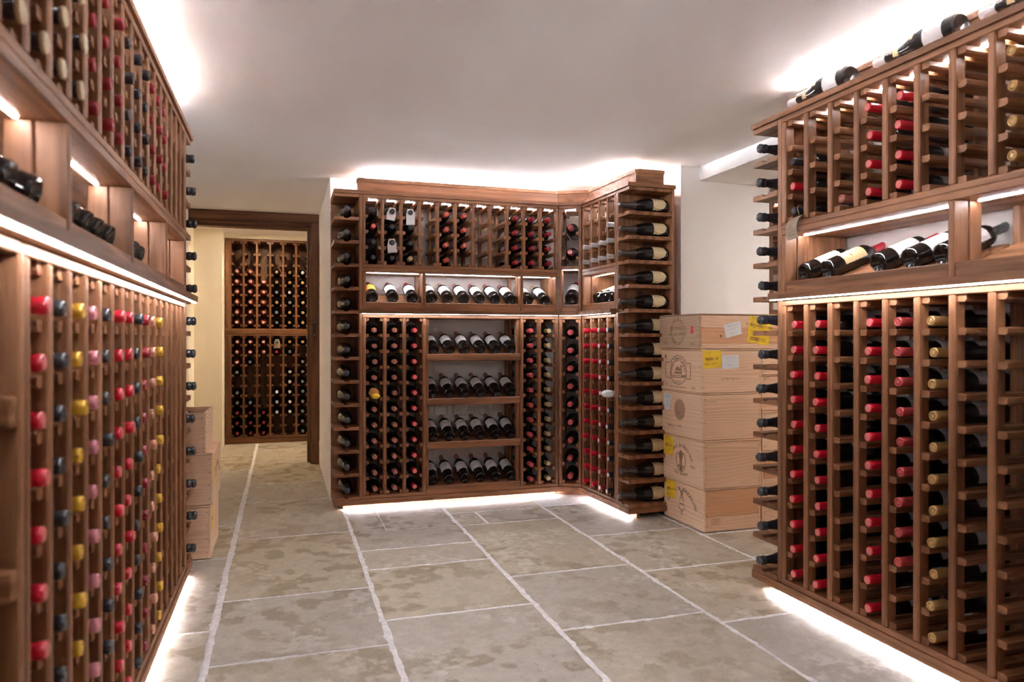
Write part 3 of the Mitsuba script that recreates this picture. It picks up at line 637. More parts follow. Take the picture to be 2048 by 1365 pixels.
# ------------------------------------------------------------------ display shelves between the lower and the upper racks
TILT = 21.0
def tilted(run, u, v, z, shape, tilt=TILT, roll=0.0, yaw=0.0):
    """The base's rim towards the room, the neck up and back: the base centre at (u, v, z)."""
    L = SHAPES[shape]['L']
    return FRM[run] @ tr(u, v, z) @ rot((0, 0, 1), yaw) @ rot((1, 0, 0), tilt) @ rot((0, 0, 1), 180) @ tr(0, -L, 0) @ rot((0, 1, 0), -roll)
def sloped_board(run, parent, u0, u1, zf, vf=0.02, vb=0.262, tilt=TILT, th=0.012):
    L = (vb - vf) / math.cos(math.radians(tilt))
    M = FRM[run] @ tr(u0, vf, zf) @ rot((1, 0, 0), tilt)
    put(parent, 'sloping_board', box_ply(u1 - u0, L, th, 0.0015), wood(run, 'u'), M)
def display(run, label, ua, ub, divs, z0=1.2485, z1=1.5105, fw=0.022, ends=(True, True)):
    k = thing('display_case', label, 'display case')
    edges = [ua] + [d for d in divs] + [ub - fw]
    lbox(run, k, 'top_board', ua, ub, 0.0, DEP - 0.005, 1.486, z1, 'u')
    for i, e in enumerate(edges):
        solid = (i == 0 and ends[0]) or (i == len(edges) - 1 and ends[1])
        lbox(run, k, 'divider', e, e + fw, 0.0, 0.058, z0, 1.4858, 'z', 0.003)
        lbox(run, k, 'divider', e, e + fw, 0.0605, 0.112, z0, 1.4858, 'z', 0.003)
        if solid: lbox(run, k, 'side_panel', e, e + fw, 0.1125, DEP - 0.006, z0, 1.4858, 'z')
        else: lbox(run, k, 'rear_post', e, e + fw, 0.268, DEP - 0.006, z0, 1.4858, 'z')
    for a, b in zip(edges, edges[1:]):
        lbox(run, k, 'front_lip', a + fw + 0.0003, b - 0.0003, 0.003, 0.020, z0, 1.296, 'u', 0.003)
        sloped_board(run, k, a + fw + 0.001, b - 0.001, 1.262, 0.022)
        lbox(run, k, 'base_board', a + fw + 0.001, b - 0.001, 0.021, DEP - 0.006, z0, 1.2535, 'u')
    return k, [(a + fw, b) for a, b in zip(edges, edges[1:])]
ZB = 1.262 + 0.012 + 0.038           # the base's centre above the sloping board
def rest_z(zf, v, vf=0.022, r=0.0375, tilt=TILT):
    t = math.radians(tilt)
    return zf + (v - vf) * math.tan(t) + (0.012 + r + 0.0012) / math.cos(t)
def shown(run, us, what, where, papers, caps, shape='bordeaux', zb=None, v=0.050, group=None, roll=0.0, lab_to=0.165, place='from left'):
    for i, u in enumerate(us):
        p_ = papers[i % len(papers)]; c_ = caps[i % len(caps)]
        k_ = 1.19 if shape == 'magnum' else 1.0
        zb = rest_z(1.262, v, r=0.0375 * k_)
        bottle('%s, %s %s %s' % (what[i % len(what)], ORD[i + 1], place, where), tilted(run, u, v + random.uniform(-.003, .003), zb, shape, roll=roll + random.uniform(-3, 3), yaw=random.uniform(-0.6, 0.6)),
               c_, shape, paper=(p_, 0.062 * k_, lab_to * k_, 82), name='magnum_bottle' if shape == 'magnum' else 'labelled_bottle', group=group)
kC, bC = display('C', 'three-bay oak display shelf of sloping bottles along the back', 0.476, 1.782, [0.853, 1.511], fw=0.0205)
shown('C', [0.542, 0.671, 0.796], ['dark bottle with an orange label', 'bottle with a white label', 'red-capped bottle with a white label'], 'in the back display, left bay', ['paper_orange', 'paper_white', 'paper_white'], ['T', 'T', 'R'], group=None)
shown('C', [0.924, 1.031, 1.138, 1.245, 1.352, 1.459], ['white-labelled bottle'], 'in the back display, wide middle bay', ['paper_white'], ['T'], group='white-labelled bottles in the back display')
shown('C', [1.585, 1.705], ['white-labelled bottle'], 'in the back display, right bay', ['paper_white'], ['G', 'L'], group=None)
kT, bT = display('T', 'oak display bay on the return lit by a short strip', 0.002, 0.486, [], fw=0.022)
shown('T', [0.105, 0.205, 0.295, 0.380], ['cream-labelled leaning bottle', 'white-labelled leaning bottle', 'white-labelled leaning bottle', 'white-labelled leaning bottle'], 'in the return display bay', ['paper_cream', 'paper_white', 'paper_white', 'paper_white'], ['K'], group=None, place='from corner')
kK = thing('display_case', 'narrow angled oak display bay holding one magnum', 'display case')
for e in (0.001, 0.135):
    lbox('K', kK, 'divider', e, e + 0.021, 0, 0.10, 1.2485, 1.5345, 'z', 0.003)
lbox('K', kK, 'front_lip', 0.0225, 0.1345, 0.003, 0.020, 1.2485, 1.296, 'u', 0.003)
lbox('K', kK, 'base_board', 0.0225, 0.1345, 0.021, 0.36, 1.2485, 1.258, 'u')
sloped_board('K', kK, 0.0235, 0.1335, 1.262, 0.024, 0.34)
shown('K', [0.079], ['big magnum with a white crested label'], 'in the angled corner display bay', ['paper_crest'], ['R'], 'magnum', None, 0.062, roll=4)
dR = [-1.706, -1.072]
kR, bR = display('R', 'oak display shelf of leaning bottles along the right-hand rack', -2.480, sR[-1] + 0.155, dR, fw=0.023)
for u, w, p_, c_ in ((-2.405, 'leaning white-labelled bottle in right-hand display, farthest of five', 'paper_white', 'R'), (-2.279, 'leaning cream-labelled bottle with a red cap in the right-hand display', 'paper_cream', 'R'),
                     (-2.030, 'leaning bottle with a blank white label, middle of right-hand display bay', 'paper_white', 'R'), (-1.895, 'leaning white-labelled red-capped bottle, fourth along right-hand display bay', 'paper_white', 'R'),
                     (-1.770, 'leaning dark bottle next to the divider in the right-hand display', 'paper_white', 'K')):
    bottle(w, tilted('R', u, 0.050, rest_z(1.262, 0.050), 'bordeaux', roll=24 + random.uniform(-3, 3)), c_, paper=(p_, 0.062, 0.170, 72), name='labelled_bottle')
dL = [0.995, 1.611, 2.241, 2.867]
kL, bL = display('L', 'oak display shelf of leaning dark bottles along the left-hand rack', 0.40, 3.400, dL, fw=0.0255, ends=(True, True))
for us, w in (([1.27, 1.390, 1.510], 'in the left-hand display, near bay'), ([1.780, 1.895, 2.010, 2.120], 'in the left-hand display, second bay'), ([2.325, 2.440, 2.560], 'in the left-hand display, third bay')):
    shown('L', us, ['leaning dark bottle'], w, ['paper_white'], ['K'], group='dark leaning bottles in the left-hand display', v=0.030, place='from near end')
# the four-shelf display in the middle of the back
k = thing('display_case', 'open oak display with four sloping shelves in the middle of the back', 'display case')
for a in (0.8765, 1.4905):
    lbox('C', k, 'side_post', a, a + 0.0205, 0.020, 0.070, Z_BOT, 1.196, 'z', 0.003)
    lbox('C', k, 'rear_post', a, a + 0.0205, 0.262, 0.300, Z_BOT, 1.196, 'z', 0.003)
lbox('C', k, 'top_board', 0.8765, 1.5115, 0.001, DEP - 0.005, 1.1965, 1.217, 'u', 0.003)
DZ = [0.118, 0.400, 0.681, 0.968]
DP = [('paper_figure', 'figure'), ('paper_crescent', 'crescent'), ('paper_crescent', 'crescent'), ('paper_etching', 'etching')]
for j, z in enumerate(DZ):
    lbox('C', k, 'front_lip', 0.8768, 1.5112, 0.000, 0.018, z - 0.044 - (0.012 if j == 0 else 0), z, 'u', 0.003)
    lbox('C', k, 'base_board', 0.8985, 1.4895, 0.0185, 0.30, z - 0.0475, z - 0.040, 'u')
    sloped_board('C', k, 0.8985, 1.4895, z - 0.036, 0.022, 0.262)
    for i, u in enumerate([0.935, 1.040, 1.146, 1.251, 1.356, 1.460]):
        bottle('%s-labelled bottle, %s from left, %s sloping shelf of middle display' % (DP[j][1], ORD[i + 1], ['lowest', 'third', 'second', 'topmost'][j]),
               tilted('C', u, 0.048, rest_z(z - 0.036, 0.048), 'bordeaux', roll=random.uniform(-4, 4)), 'T', paper=(DP[j][0], 0.072, 0.160, 82), name='labelled_bottle', group='bottles on the %s sloping display shelf' % ORD[4 - j])

# ------------------------------------------------------------------ light strips
def strip(key, label, run, u0, u1, v, z, power, w=0.012, h=0.004, color=LED):
    k = thing('led_strip', label, 'light strip')
    m = box_mesh(u0, u1, v - w / 2, v + w / 2, z - h, z)
    m.apply_transform(FRM[run])
    scene[k] = {**mikit.ply(m, 'led_body'), 'emitter': {'type': 'area', 'radiance': rgb(*[power * c for c in color])}}
UZ, DZ_, CZ_, PZ = 1.9455, 1.4855, 1.2220, 0.0305
for run, who, a, b in (('L', 'left-hand rack', 0.4, 3.37), ('R', 'right-hand rack', -2.44, -0.7), ('C', 'back racks', 0.51, 1.75), ('T', 'return rack', 0.03, 0.46), ('K', 'angled corner rack', 0.03, 0.127)):
    strip('u', 'slim bright strip under the top board of the upper %s' % who, run, a, b, 0.074, UZ, POW['upper'])
for run, who, a, b in (('L', 'left-hand rack', 0.32, 3.42), ('R', 'right-hand rack', -2.50, -0.62), ('C', 'back racks', 0.47, 1.76), ('T', 'return rack', 0.02, 0.48), ('K', 'angled corner rack', 0.012, 0.145)):
    strip('c', 'long bright strip under the front edge of the counter of the %s' % who, run, a, b, -0.036, CZ_, POW['counter'] * (0.55 if run in 'CTK' else 1.0), 0.009, 0.0035)
for run, who, bays in (('L', 'left-hand display', bL), ('R', 'right-hand display', bR), ('C', 'back display', bC), ('T', 'return display', bT)):
    for i, (a, b) in enumerate(bays):
        strip('d', 'bright strip in the top of the %s, %s bay along' % (who, ORD[i + 1]), run, a + 0.012, b - 0.012, 0.086, DZ_, POW['display'], 0.008, 0.003)
strip('d', 'short bright strip above the magnum in the angled display', 'K', 0.03, 0.127, 0.03, 1.5340, POW['display'])
for run, who, a, b in (('L', 'left-hand rack', 0.34, 3.50), ('R', 'right-hand rack', -2.58, -0.62), ('C', 'back racks', 0.37, 1.78), ('T', 'return rack', 0.03, 0.62)):
    strip('p', 'bright strip hidden under the plinth of the %s' % who, run, a, b, 0.030, PZ, POW['plinth'], 0.012)
for run, who, a, b, v, zt in (('L', 'left-hand rack', 0.3, 3.40, 0.098, 2.100), ('R', 'right-hand rack', -2.55, -0.6, 0.137, 2.098), ('C', 'back racks', 0.50, 1.79, 0.096, 2.094), ('T', 'return rack', -0.02, 0.58, 0.096, 2.094)):
    strip('o', 'bright cove strip lying behind the cornice of the %s' % who, run, a, b, v, zt, POW['cove'], 0.006, 0.014)
    k = thing('batten', 'hidden batten carrying the cove strip of the %s' % who, 'batten')
    lbox(run, k, 'board', a, b, v - 0.005, v + 0.012, 1.9885, zt - 0.0145, 'u')
    if run in 'LR': lbox(run, k, 'upstand', a, b, v + 0.0045, v + 0.012, zt - 0.0143, zt + 0.001, 'u', 0.001)  # unseen board added to block light thrown backwards by the strip
FE = frame((-0.46, 3.47), (-1, 0))
k = thing('led_strip', 'bright cove strip across the far end of the left-hand rack cornice', 'light strip')
m = box_mesh(0.0, 0.20, -0.003, 0.003, 2.084, 2.096); m.apply_transform(FE)
scene[k] = {**mikit.ply(m, 'led_body'), 'emitter': {'type': 'area', 'radiance': rgb(*[0.35 * POW['cove'] * c for c in LED])}}
k = thing('batten', 'hidden batten carrying the cove strip at the left-hand rack end', 'batten')
m = box_mesh(0.0, 0.20, -0.012, 0.005, 1.9885, 2.0835); m.apply_transform(FE); put(k, 'board', mikit.ply(m), 'oak_x')
strip('u', 'bright strip in the top of the rack glimpsed in the alcove', 'A', 3.0, 3.36, 0.074, UZ, POW['upper'])

def downlight(x, y, label, power, color):
    k = thing('downlight', label, 'ceiling light')
    put(k, 'trim_ring', mikit.ply(trimesh.creation.annulus(0.036, 0.046, 0.004, sections=32, transform=tr(x, y, CEIL - 0.002))), 'white_plastic')
    m = trimesh.creation.cylinder(0.035, 0.003, sections=32); m.apply_translation((x, y, CEIL - 0.0035))
    kk = part_key(k, 'lamp')
    scene[kk] = {**mikit.ply(m, 'led_body'), 'emitter': {'type': 'area', 'radiance': rgb(*[power * c for c in color])}}
downlight(-0.158, 7.30, 'small round recessed downlight in the ceiling beyond the doorway', POW['far'], WARM)
def soffit_fill(x, y, z, label, power, color):
    k = thing('downlight', label, 'ceiling light')
    put(k, 'trim_ring', mikit.ply(trimesh.creation.annulus(0.036, 0.046, 0.004, sections=32, transform=tr(x, y, z - 0.002))), 'white_plastic')
    m = trimesh.creation.cylinder(0.035, 0.003, sections=32); m.apply_translation((x, y, z - 0.0035))
    scene[part_key(k, 'lamp')] = {**mikit.ply(m, 'led_body'), 'emitter': {'type': 'area', 'radiance': rgb(*[power * c for c in color])}}
soffit_fill(3.45, 3.05, 2.04, 'added fill light in the alcove ceiling hidden behind the right-hand rack', POW['alcove'], (1.0, 0.93, 0.84))  # unseen lamp, added to brighten the crates and the pillar
downlight(0.75, 7.30, 'recessed downlight beyond the doorway hidden by the right jamb', POW['far'], WARM)

# ------------------------------------------------------------------ bottles on top of the right-hand rack
for (yb, lb) in ((2.150, 'large bottle lying on top of the right-hand rack, farthest of three'), (1.700, 'large bottle lying on top of the right-hand rack, middle of three'), (1.295, 'large bottle lying on top of the right-hand rack, nearest, only its neck showing')):
    S = SHAPES['burgundy']
    M = tr(XR + 0.048, yb, 1.988 + 0.0425) @ rot((0, 0, 1), 180) @ tr(0, -S['L'], 0) @ rot((0, 1, 0), 62)
    k = bottle(lb, M, 'H', 'burgundy', 'glass_black', ('paper_white', 0.036, 0.108, 70), name='magnum_bottle', group=None)
    put(k, 'neck_label', lab('burgundy', 0.222, 0.248, 70), 'paper_cream', M)
    put(k, 'shoulder_seal', lab('burgundy', 0.145, 0.158, 16, n=6), 'paper_cream', M)

# ------------------------------------------------------------------ tags, tissue, wrapped bottle
def hang_tag(label, pts, w, dirw, bsdf='paper_tan'):
    """A strip of card following the points, w wide along dirw."""
    k = thing('paper_tag', label, 'tag')
    pts = np.array(pts, float); d = np.array(dirw, float); d /= np.linalg.norm(d)
    V, UV, F = [], [], []
    n = len(pts)
    for i, p in enumerate(pts):
        for s in (-0.5, 0.5):
            V.append(p + d * w * s); UV.append((s + 0.5, 1 - i / (n - 1)))
    for i in range(n - 1):
        a = 2 * i; F += [(a, a + 1, a + 3), (a, a + 3, a + 2)]
    m = trimesh.Trimesh(V, F, process=False)
    put(k, 'card', mikit.ply(m, smooth=True, uv=np.array(UV)), bsdf)
    return k
kt = hang_tag('beige handwritten tag hanging from the bottle at the right-hand rack far corner', [(1.946, 2.366, 1.551), (1.931, 2.374, 1.543), (1.922, 2.382, 1.530), (1.919, 2.388, 1.513), (1.920, 2.392, 1.495), (1.924, 2.392, 1.476), (1.929, 2.390, 1.458)], 0.058, (0.10, -1, 0.14))
st = trimesh.creation.capsule(0.024, 0.0012, count=[6, 6])
pth = np.array([(1.962, 2.385, 1.590), (1.940, 2.372, 1.592), (1.930, 2.366, 1.575), (1.940, 2.368, 1.552)])
segs = [trimesh.creation.cylinder(0.0011, segment=(pth[i], pth[i + 1]), sections=6) for i in range(3)]
put(kt, 'string', mikit.ply(cat(segs)), 'string')
def bib_tag(label, run, u, v, z, w, h, lean=0.0, bsdf='paper_white'):
    k = thing('paper_tag', label, 'tag')
    out = Polygon([(-w * .5, -h), (w * .5, -h), (w * .5, -w * .25), (w * .3, w * .42), (-w * .3, w * .42), (-w * .5, -w * .25)]).difference(shapely.Point(0, 0).buffer(0.0165))
    m = trimesh.creation.extrude_polygon(out, 0.0007, engine='earcut')
    m.vertices = np.column_stack([m.vertices[:, 0], -m.vertices[:, 2] + 0.012 * np.minimum(0, m.vertices[:, 1] / h) ** 2, m.vertices[:, 1]])
    if m.volume < 0: m.invert()
    uv = np.column_stack([(m.vertices[:, 0] / w + .5), (m.vertices[:, 2] + h) / (h + w * .42)])
    m.apply_transform(FRM[run] @ tr(u, v, z) @ rot((0, 1, 0), lean))
    put(k, 'card', mikit.ply(m, uv=uv), bsdf)
bib_tag('white paper tag round the top black neck, second upper back column', 'C', 0.6593, 0.012, 1.868, 0.058, 0.052, 10)
bib_tag('white paper tag round the third black neck, second upper back column', 'C', 0.6593, 0.012, 1.672, 0.060, 0.062, -6)
bib_tag('long white paper tag round the top neck, third upper back column', 'C', 0.7766, 0.012, 1.868, 0.056, 0.076, -3)
bib_tag('grey paper tag round a bottle neck in the rack beyond the doorway', 'F', -0.052, 0.012, 1.037, 0.062, 0.066, 0, 'paper_tan')
def lump(r, seed, amp=0.16):
    m = trimesh.creation.icosphere(3, 1.0)
    d = meshkit.fbm(m.vertices * 2.2 + seed, 3) - 0.5
    m.vertices *= (1 + amp * 2 * d)[:, None]
    m.vertices *= np.array(r)
    return m
k = thing('wrapped_bottle', 'neck end wrapped in orange paper, fifth down in first lower back column', 'bottle')
m = lump((0.034, 0.05, 0.034), 3.0); m.apply_transform(FC @ tr(0.5505, 0.040, 0.722)); put(k, 'wrapping', mikit.ply(m, smooth=True), 'orange_paper')
m = lump((0.026, 0.020, 0.018), 9.0, 0.25); m.apply_transform(FC @ tr(0.556, -0.004, 0.706)); put(k, 'yellow_paper', mikit.ply(m, smooth=True), 'yellow_paper', label='yellow paper twist')
M = FC @ tr(0.5505, 0.03, 0.722); put(k, 'body', SHAPES['bordeaux']['body'], 'glass_black', M)
k = thing('wrapped_bottle', 'bottle neck wrapped in white tissue in the lower return rack', 'bottle')
M = FT @ tr(0.4225, -0.010, 0.724)
m = lump((0.026, 0.048, 0.024), 5.0, 0.22); m.apply_transform(M @ tr(0, -0.006, 0)); put(k, 'tissue', mikit.ply(m, smooth=True), 'tissue', label='crumpled white tissue')
put(k, 'body', SHAPES['bordeaux']['body'], 'glass_black', M)

# ------------------------------------------------------------------ wooden wine crates
def arc_text(text, h, R, centre, spread, bold=True, top=True):
    """Letters along an arc (upper if top, else lower) of radius R about centre, in the xy plane."""
    out = []
    n = len(text)
    for i, ch in enumerate(text):
        if ch == ' ': continue
        a = math.radians(spread) * (i / max(1, n - 1) - 0.5)
        m = meshkit.text_mesh(ch, h, 0.0005, bold)
        m.apply_translation((-m.bounds[:, 0].mean(), 0, 0))
        if top:
            m.apply_translation((0, R, 0)); m.apply_transform(rot((0, 0, 1), -math.degrees(a)))
        else:
            m.apply_translation((0, -R, 0)); m.apply_transform(rot((0, 0, 1), math.degrees(a)))
        m.apply_translation((*centre, 0)); out.append(m)
    return out
def line_text(text, h, centre, bold=False):
    m = meshkit.text_mesh(text, h, 0.0005, bold)
    b = m.bounds.mean(0)
    m.apply_translation((centre[0] - b[0], centre[1] - b[1], 0)); return [m]
def plate(poly): return trimesh.creation.extrude_polygon(poly, 0.0005, engine='earcut')
def ring_poly(poly, t): return poly.difference(poly.buffer(-t))
def on_left(M, x, y1, z0):     # xy of the stamp -> the crate's face towards -x, its left edge (as seen) at y1
    F = np.eye(4); F[:3, 0] = (0, -1, 0); F[:3, 1] = (0, 0, 1); F[:3, 2] = (-1, 0, 0); F[:3, 3] = (x, y1, z0)
    M.apply_transform(F); return M
def on_front(M, x0, y, z0):
    F = np.eye(4); F[:3, 0] = (1, 0, 0); F[:3, 1] = (0, 0, 1); F[:3, 2] = (0, -1, 0); F[:3, 3] = (x0, y, z0)
    M.apply_transform(F); return M
def crate(label, x0, x1, y0, y1, z0, z1, side='pine_y', front='pine_x', lid=True, bands=None, nails=(True, True), group=None):
    k = thing('wine_crate', label, 'crate', group)
    t = 0.011
    z1b = z1 - (0.009 if lid else 0)
    P = lambda n, *b, bs, bev=0.0012: put(k, n, mikit.ply(box_mesh(*b, bev)), bs)
    if bands:
        zz = [z0 + 0.002] + bands[0] + [z1b]
        for a, b, bs in zip(zz, zz[1:], bands[1]): P('front_plank', x0 + t, x1 - t, y0, y0 + t, a, b - 0.0004, bs=bs)
    else: P('front_board', x0 + t, x1 - t, y0, y0 + t, z0 + 0.002, z1b, bs=front)
    P('end_board', x0, x0 + t - 0.0003, y0 - 0.001, y1 + 0.001, z0 + 0.002, z1b, bs=side)
    P('end_board', x1 - t + 0.0003, x1, y0 - 0.001, y1 + 0.001, z0 + 0.002, z1b, bs=side)
    P('rear_board', x0 + t, x1 - t, y1 - t, y1, z0 + 0.002, z1b, bs=front)
    P('bottom_board', x0 + t, x1 - t, y0 + t, y1 - t, z0 + 0.0015, z0 + 0.010, bs='pine_x')
    if lid: P('lid', x0 - 0.001, x1 + 0.001, y0 - 0.002, y1 + 0.002, z1b + 0.0022, z1, bs=side)
    ms = []
    for q in range(4):
        z = z0 + (z1 - z0) * (0.12 + 0.25 * q)
        for x in (x0 + t + 0.006, x1 - t - 0.006): ms.append(trimesh.creation.cylinder(0.0022, 0.0012, sections=8, transform=tr(x, y0 - 0.0002, z) @ rot((1, 0, 0), 90)))
        for y in (y0 + 0.006, y1 - 0.006): ms.append(trimesh.creation.cylinder(0.0020, 0.0012, sections=8, transform=tr(x0 - 0.0002, y, z) @ rot((0, 1, 0), 90)))
    put(k, 'nails', mikit.ply(cat(ms)), 'nail', stuff=True)
    return k
def stamp_left(k, ms, x, y1, z0, bs='stamp', name='stamp'):
    put(k, name, mikit.ply(on_left(cat(ms), x, y1, z0)), bs, stuff=True)
def quad_sticker(k, pts, bsdf, name='sticker', label=None):
    """A thin sheet through four points, anticlockwise from the lower left as seen."""
    p = np.array(pts, float)
    n = np.cross(p[1] - p[0], p[3] - p[0]); n /= np.linalg.norm(n)
    V = np.vstack([p + n * 0.0012, p + n * 0.0002])
    F = [(0, 1, 2), (0, 2, 3), (4, 6, 5), (4, 7, 6)] + sum([[(i, i + 4, (i + 1) % 4 + 4), (i, (i + 1) % 4 + 4, (i + 1) % 4)] for i in range(4)], [])
    put(k, name, mikit.ply(trimesh.Trimesh(V, F, process=False), uv=np.array([(0, 0), (1, 0), (1, 1), (0, 1)] * 2, float)), bsdf, label=label)
Y0, Y1 = 3.443, 3.876
W = Y1 - Y0
# lowest
k = crate('pine wine crate, lowest of the tall stack, stamped with an arch of letters', 2.198, 2.560, Y0, Y1, 0.0015, 0.238, bands=([0.085], ['pine_x', 'pine_red_x']))
ms = arc_text('LA CROIX DE BEAUCAILLOU', 0.020, 0.165, (W * .46, 0.020), 118)
for cx, cy, rx, ry in ((.46, .128, .022, .030), (.46, .092, .034, .020), (.46, .155, .010, .018)):
    ms.append(plate(ring_poly(shapely.affinity.scale(shapely.Point(W * cx, cy).buffer(1, 20), rx, ry), 0.0035)))
ms += [plate(Polygon([(W * .46 - .036, .095), (W * .46, .058), (W * .46 + .036, .095), (W * .46, .066)])), plate(shapely.Point(W * .46, .050).buffer(0.006)), plate(shapely.Point(W * .455, .176).buffer(0.011)), plate(shapely.Point(W * .47, .168).buffer(0.010))]
stamp_left(k, ms, 2.198, Y1, 0.0015)
quad_sticker(k, [(2.1978, Y1 - 0.022, 0.118), (2.1978, Y1 - 0.132, 0.128), (2.1978, Y1 - 0.132, 0.226), (2.1978, Y1 - 0.022, 0.222)], 'sticker_yellow', label='yellow barcode sticker')
put(k, 'box_mark', mikit.ply(on_front(cat([plate(ring_poly(shapely.box(0, 0, 0.052, 0.030), 0.0016))] + line_text('F2', 0.018, (0.026, 0.015))), 2.246, Y0, 0.042)), 'stamp_faint')
# second
k = crate('pine wine crate, second from bottom, stamped with a crest and script', 2.190, 2.562, Y0 - 0.004, Y1 - 0.004, 0.2385, 0.504)
ms = arc_text('La Dame de Montrose', 0.022, 0.125, (W * .46, 0.075), 120, False)
ms += arc_text('Saint Estephe', 0.018, 0.30, (W * .46, 0.34), 26, False, False) + line_text('2016', 0.016, (W * .75, 0.105)) + line_text('2016', 0.014, (W * .20, 0.150))
for sx in (-1, 1):
    ms.append(plate(ring_poly(shapely.affinity.scale(shapely.Point(W * .46 + sx * 0.030, 0.125).buffer(1, 20), 0.021, 0.045), 0.005)))
    ms.append(plate(ring_poly(shapely.affinity.scale(shapely.Point(W * .46 + sx * 0.020, 0.080).buffer(1, 20), 0.016, 0.018), 0.005)))
ms += [plate(shapely.affinity.scale(shapely.Point(W * .46, 0.155).buffer(1, 12), 0.020, 0.028)), plate(Polygon([(W * .46 - .02, .085), (W * .46 + .02, .085), (W * .46, .045)])), plate(shapely.box(W * .46 - .006, .08, W * .46 + .006, .15))]
stamp_left(k, ms, 2.190, Y1 - 0.004, 0.2385)
quad_sticker(k, [(2.1898, Y1 - 0.013, 0.376), (2.1898, Y1 - 0.118, 0.380), (2.1898, Y1 - 0.118, 0.486), (2.1898, Y1 - 0.013, 0.492)], 'sticker_yellow', label='yellow barcode sticker')
# third
k = crate('pine wine crate, middle of the tall stack, stamped with a dark oval', 2.184, 2.564, Y0, Y1, 0.5045, 0.764)
ov = shapely.affinity.scale(shapely.Point(W * .46, 0.150).buffer(1, 24), 0.058, 0.062)
ms = []
for q in range(26):
    z = 0.090 + q * 0.0047
    half = 0.058 * math.sqrt(max(0, 1 - ((z - 0.150) / 0.062) ** 2))
    r_ = np.random.default_rng(q)
    x = -half
    while x < half - 0.003:
        l = r_.uniform(0.004, 0.014)
        ms.append(plate(shapely.box(W * .46 + x, z, W * .46 + min(x + l, half), z + 0.0033))); x += l + 0.0018
ms += line_text('PAUILLAC', 0.012, (W * .24, 0.052)) + line_text('2015', 0.012, (W * .46, 0.055))
stamp_left(k, ms, 2.184, Y1, 0.5045)
quad_sticker(k, [(2.1838, Y1 - 0.022, 0.645), (2.1838, Y1 - 0.085, 0.640), (2.1838, Y1 - 0.120, 0.738), (2.1838, Y1 - 0.022, 0.742)], 'sticker_white', label='torn white sticker')
put(k, 'ink_text', mikit.ply(on_front(cat(line_text('LCP17627', 0.012, (0, 0))), 2.235, Y0, 0.718)), 'stamp_faint')
# fourth
k = crate('pine wine crate, second from top, stamped with a framed chateau', 2.176, 2.566, Y0 - 0.003, Y1 - 0.003, 0.7645, 1.006)
fr = shapely.union_all([shapely.box(W * .46 - .150, .070, W * .46 + .130, .165), shapely.affinity.scale(shapely.Point(W * .45, 0.120).buffer(1, 32), 0.100, 0.086)])
ms = [plate(ring_poly(fr, 0.0035)), plate(ring_poly(fr.buffer(-0.006), 0.0016))]
ms += arc_text('GRAND-PUY-LACOSTE', 0.022, 0.072, (W * .45, 0.098), 190, True)
ms += line_text('CHATEAU', 0.010, (W * .45, 0.188)) + line_text('PAUILLAC', 0.010, (W * .45, 0.052)) + line_text('MIS EN BOUTEILLE AU CHATEAU', 0.008, (W * .45, 0.022)) + line_text('GPL', 0.011, (W * .15, 0.032)) + line_text('2015', 0.012, (W * .82, 0.026))
ms += [plate(shapely.affinity.scale(shapely.Point(W * .44, 0.118).buffer(1, 16), 0.028, 0.020).intersection(shapely.box(0, .116, 1, 1))), plate(shapely.box(W * .44 + .030, .112, W * .44 + .042, .150)), plate(shapely.box(W * .45 - .080, .085, W * .45 + .020, .089)), plate(shapely.box(W * .45 + .028, .078, W * .45 + .080, .092)), plate(shapely.box(W * .45 - .040, .098, W * .45 + .040, .110)), plate(shapely.box(W * .45 - .070, .074, W * .45 + .030, .079)), plate(shapely.affinity.scale(shapely.Point(W * .12, 0.195).buffer(1, 12), 0.009, 0.013))]
stamp_left(k, ms, 2.176, Y1 - 0.003, 0.7645)
quad_sticker(k, [(2.187, Y0 - 0.003, 0.898), (2.303, Y0 - 0.003, 0.910), (2.300, Y0 - 0.003, 1.004), (2.185, Y0 - 0.003, 1.003)], 'sticker_yellow', label='yellow barcode sticker')
quad_sticker(k, [(2.310, Y0 - 0.003, 0.896), (2.416, Y0 - 0.003, 0.903), (2.414, Y0 - 0.003, 0.974), (2.307, Y0 - 0.003, 0.972)], 'sticker_white', label='white address sticker')
put(k, 'ink_text', mikit.ply(on_front(cat(line_text('L2-15-GPL-C9', 0.011, (0, 0))), 2.365, Y0 - 0.003, 0.842)), 'stamp_faint')
# top
k = crate('aged low pine crate on top of the stack with a big yellow delivery sticker', 2.166, 2.745, Y0, Y1, 1.0065, 1.203, side='pine_old_y', bands=([1.038, 1.125], ['pine_x', 'pine_red_x', 'pine_x']))
cy = 0.100
ms = arc_text('GRAND VIN DE LEOVILLE', 0.018, 0.062, (W * .48, cy), 205, False) + arc_text('SAINT JULIEN', 0.018, 0.078, (W * .48, cy), 120, False, False)
ms += line_text('DU MARQUIS', 0.019, (W * .48, cy + 0.018)) + line_text('DE LAS CASES', 0.019, (W * .48, cy - 0.016)) + line_text('1994', 0.014, (W * .16, 0.030)) + line_text('1994', 0.014, (W * .83, 0.030))
stamp_left(k, ms, 2.166, Y1, 1.0065, 'stamp')
put(k, 'red_mark', mikit.ply(on_left(plate(shapely.box(W * .80, .088, W * .86, .128)), 2.166, Y1, 1.0065)), 'ink_red')
quad_sticker(k, [(2.335, Y0, 1.067), (2.438, Y0, 1.092), (2.425, Y0, 1.165), (2.319, Y0, 1.141)], 'sticker_white', label='tilted white address sticker')
quad_sticker(k, [(2.468, Y0, 1.046), (2.612, Y0, 1.026), (2.632, Y0, 1.170), (2.490, Y0, 1.195)], 'sticker_delivery', label='large yellow delivery sticker')
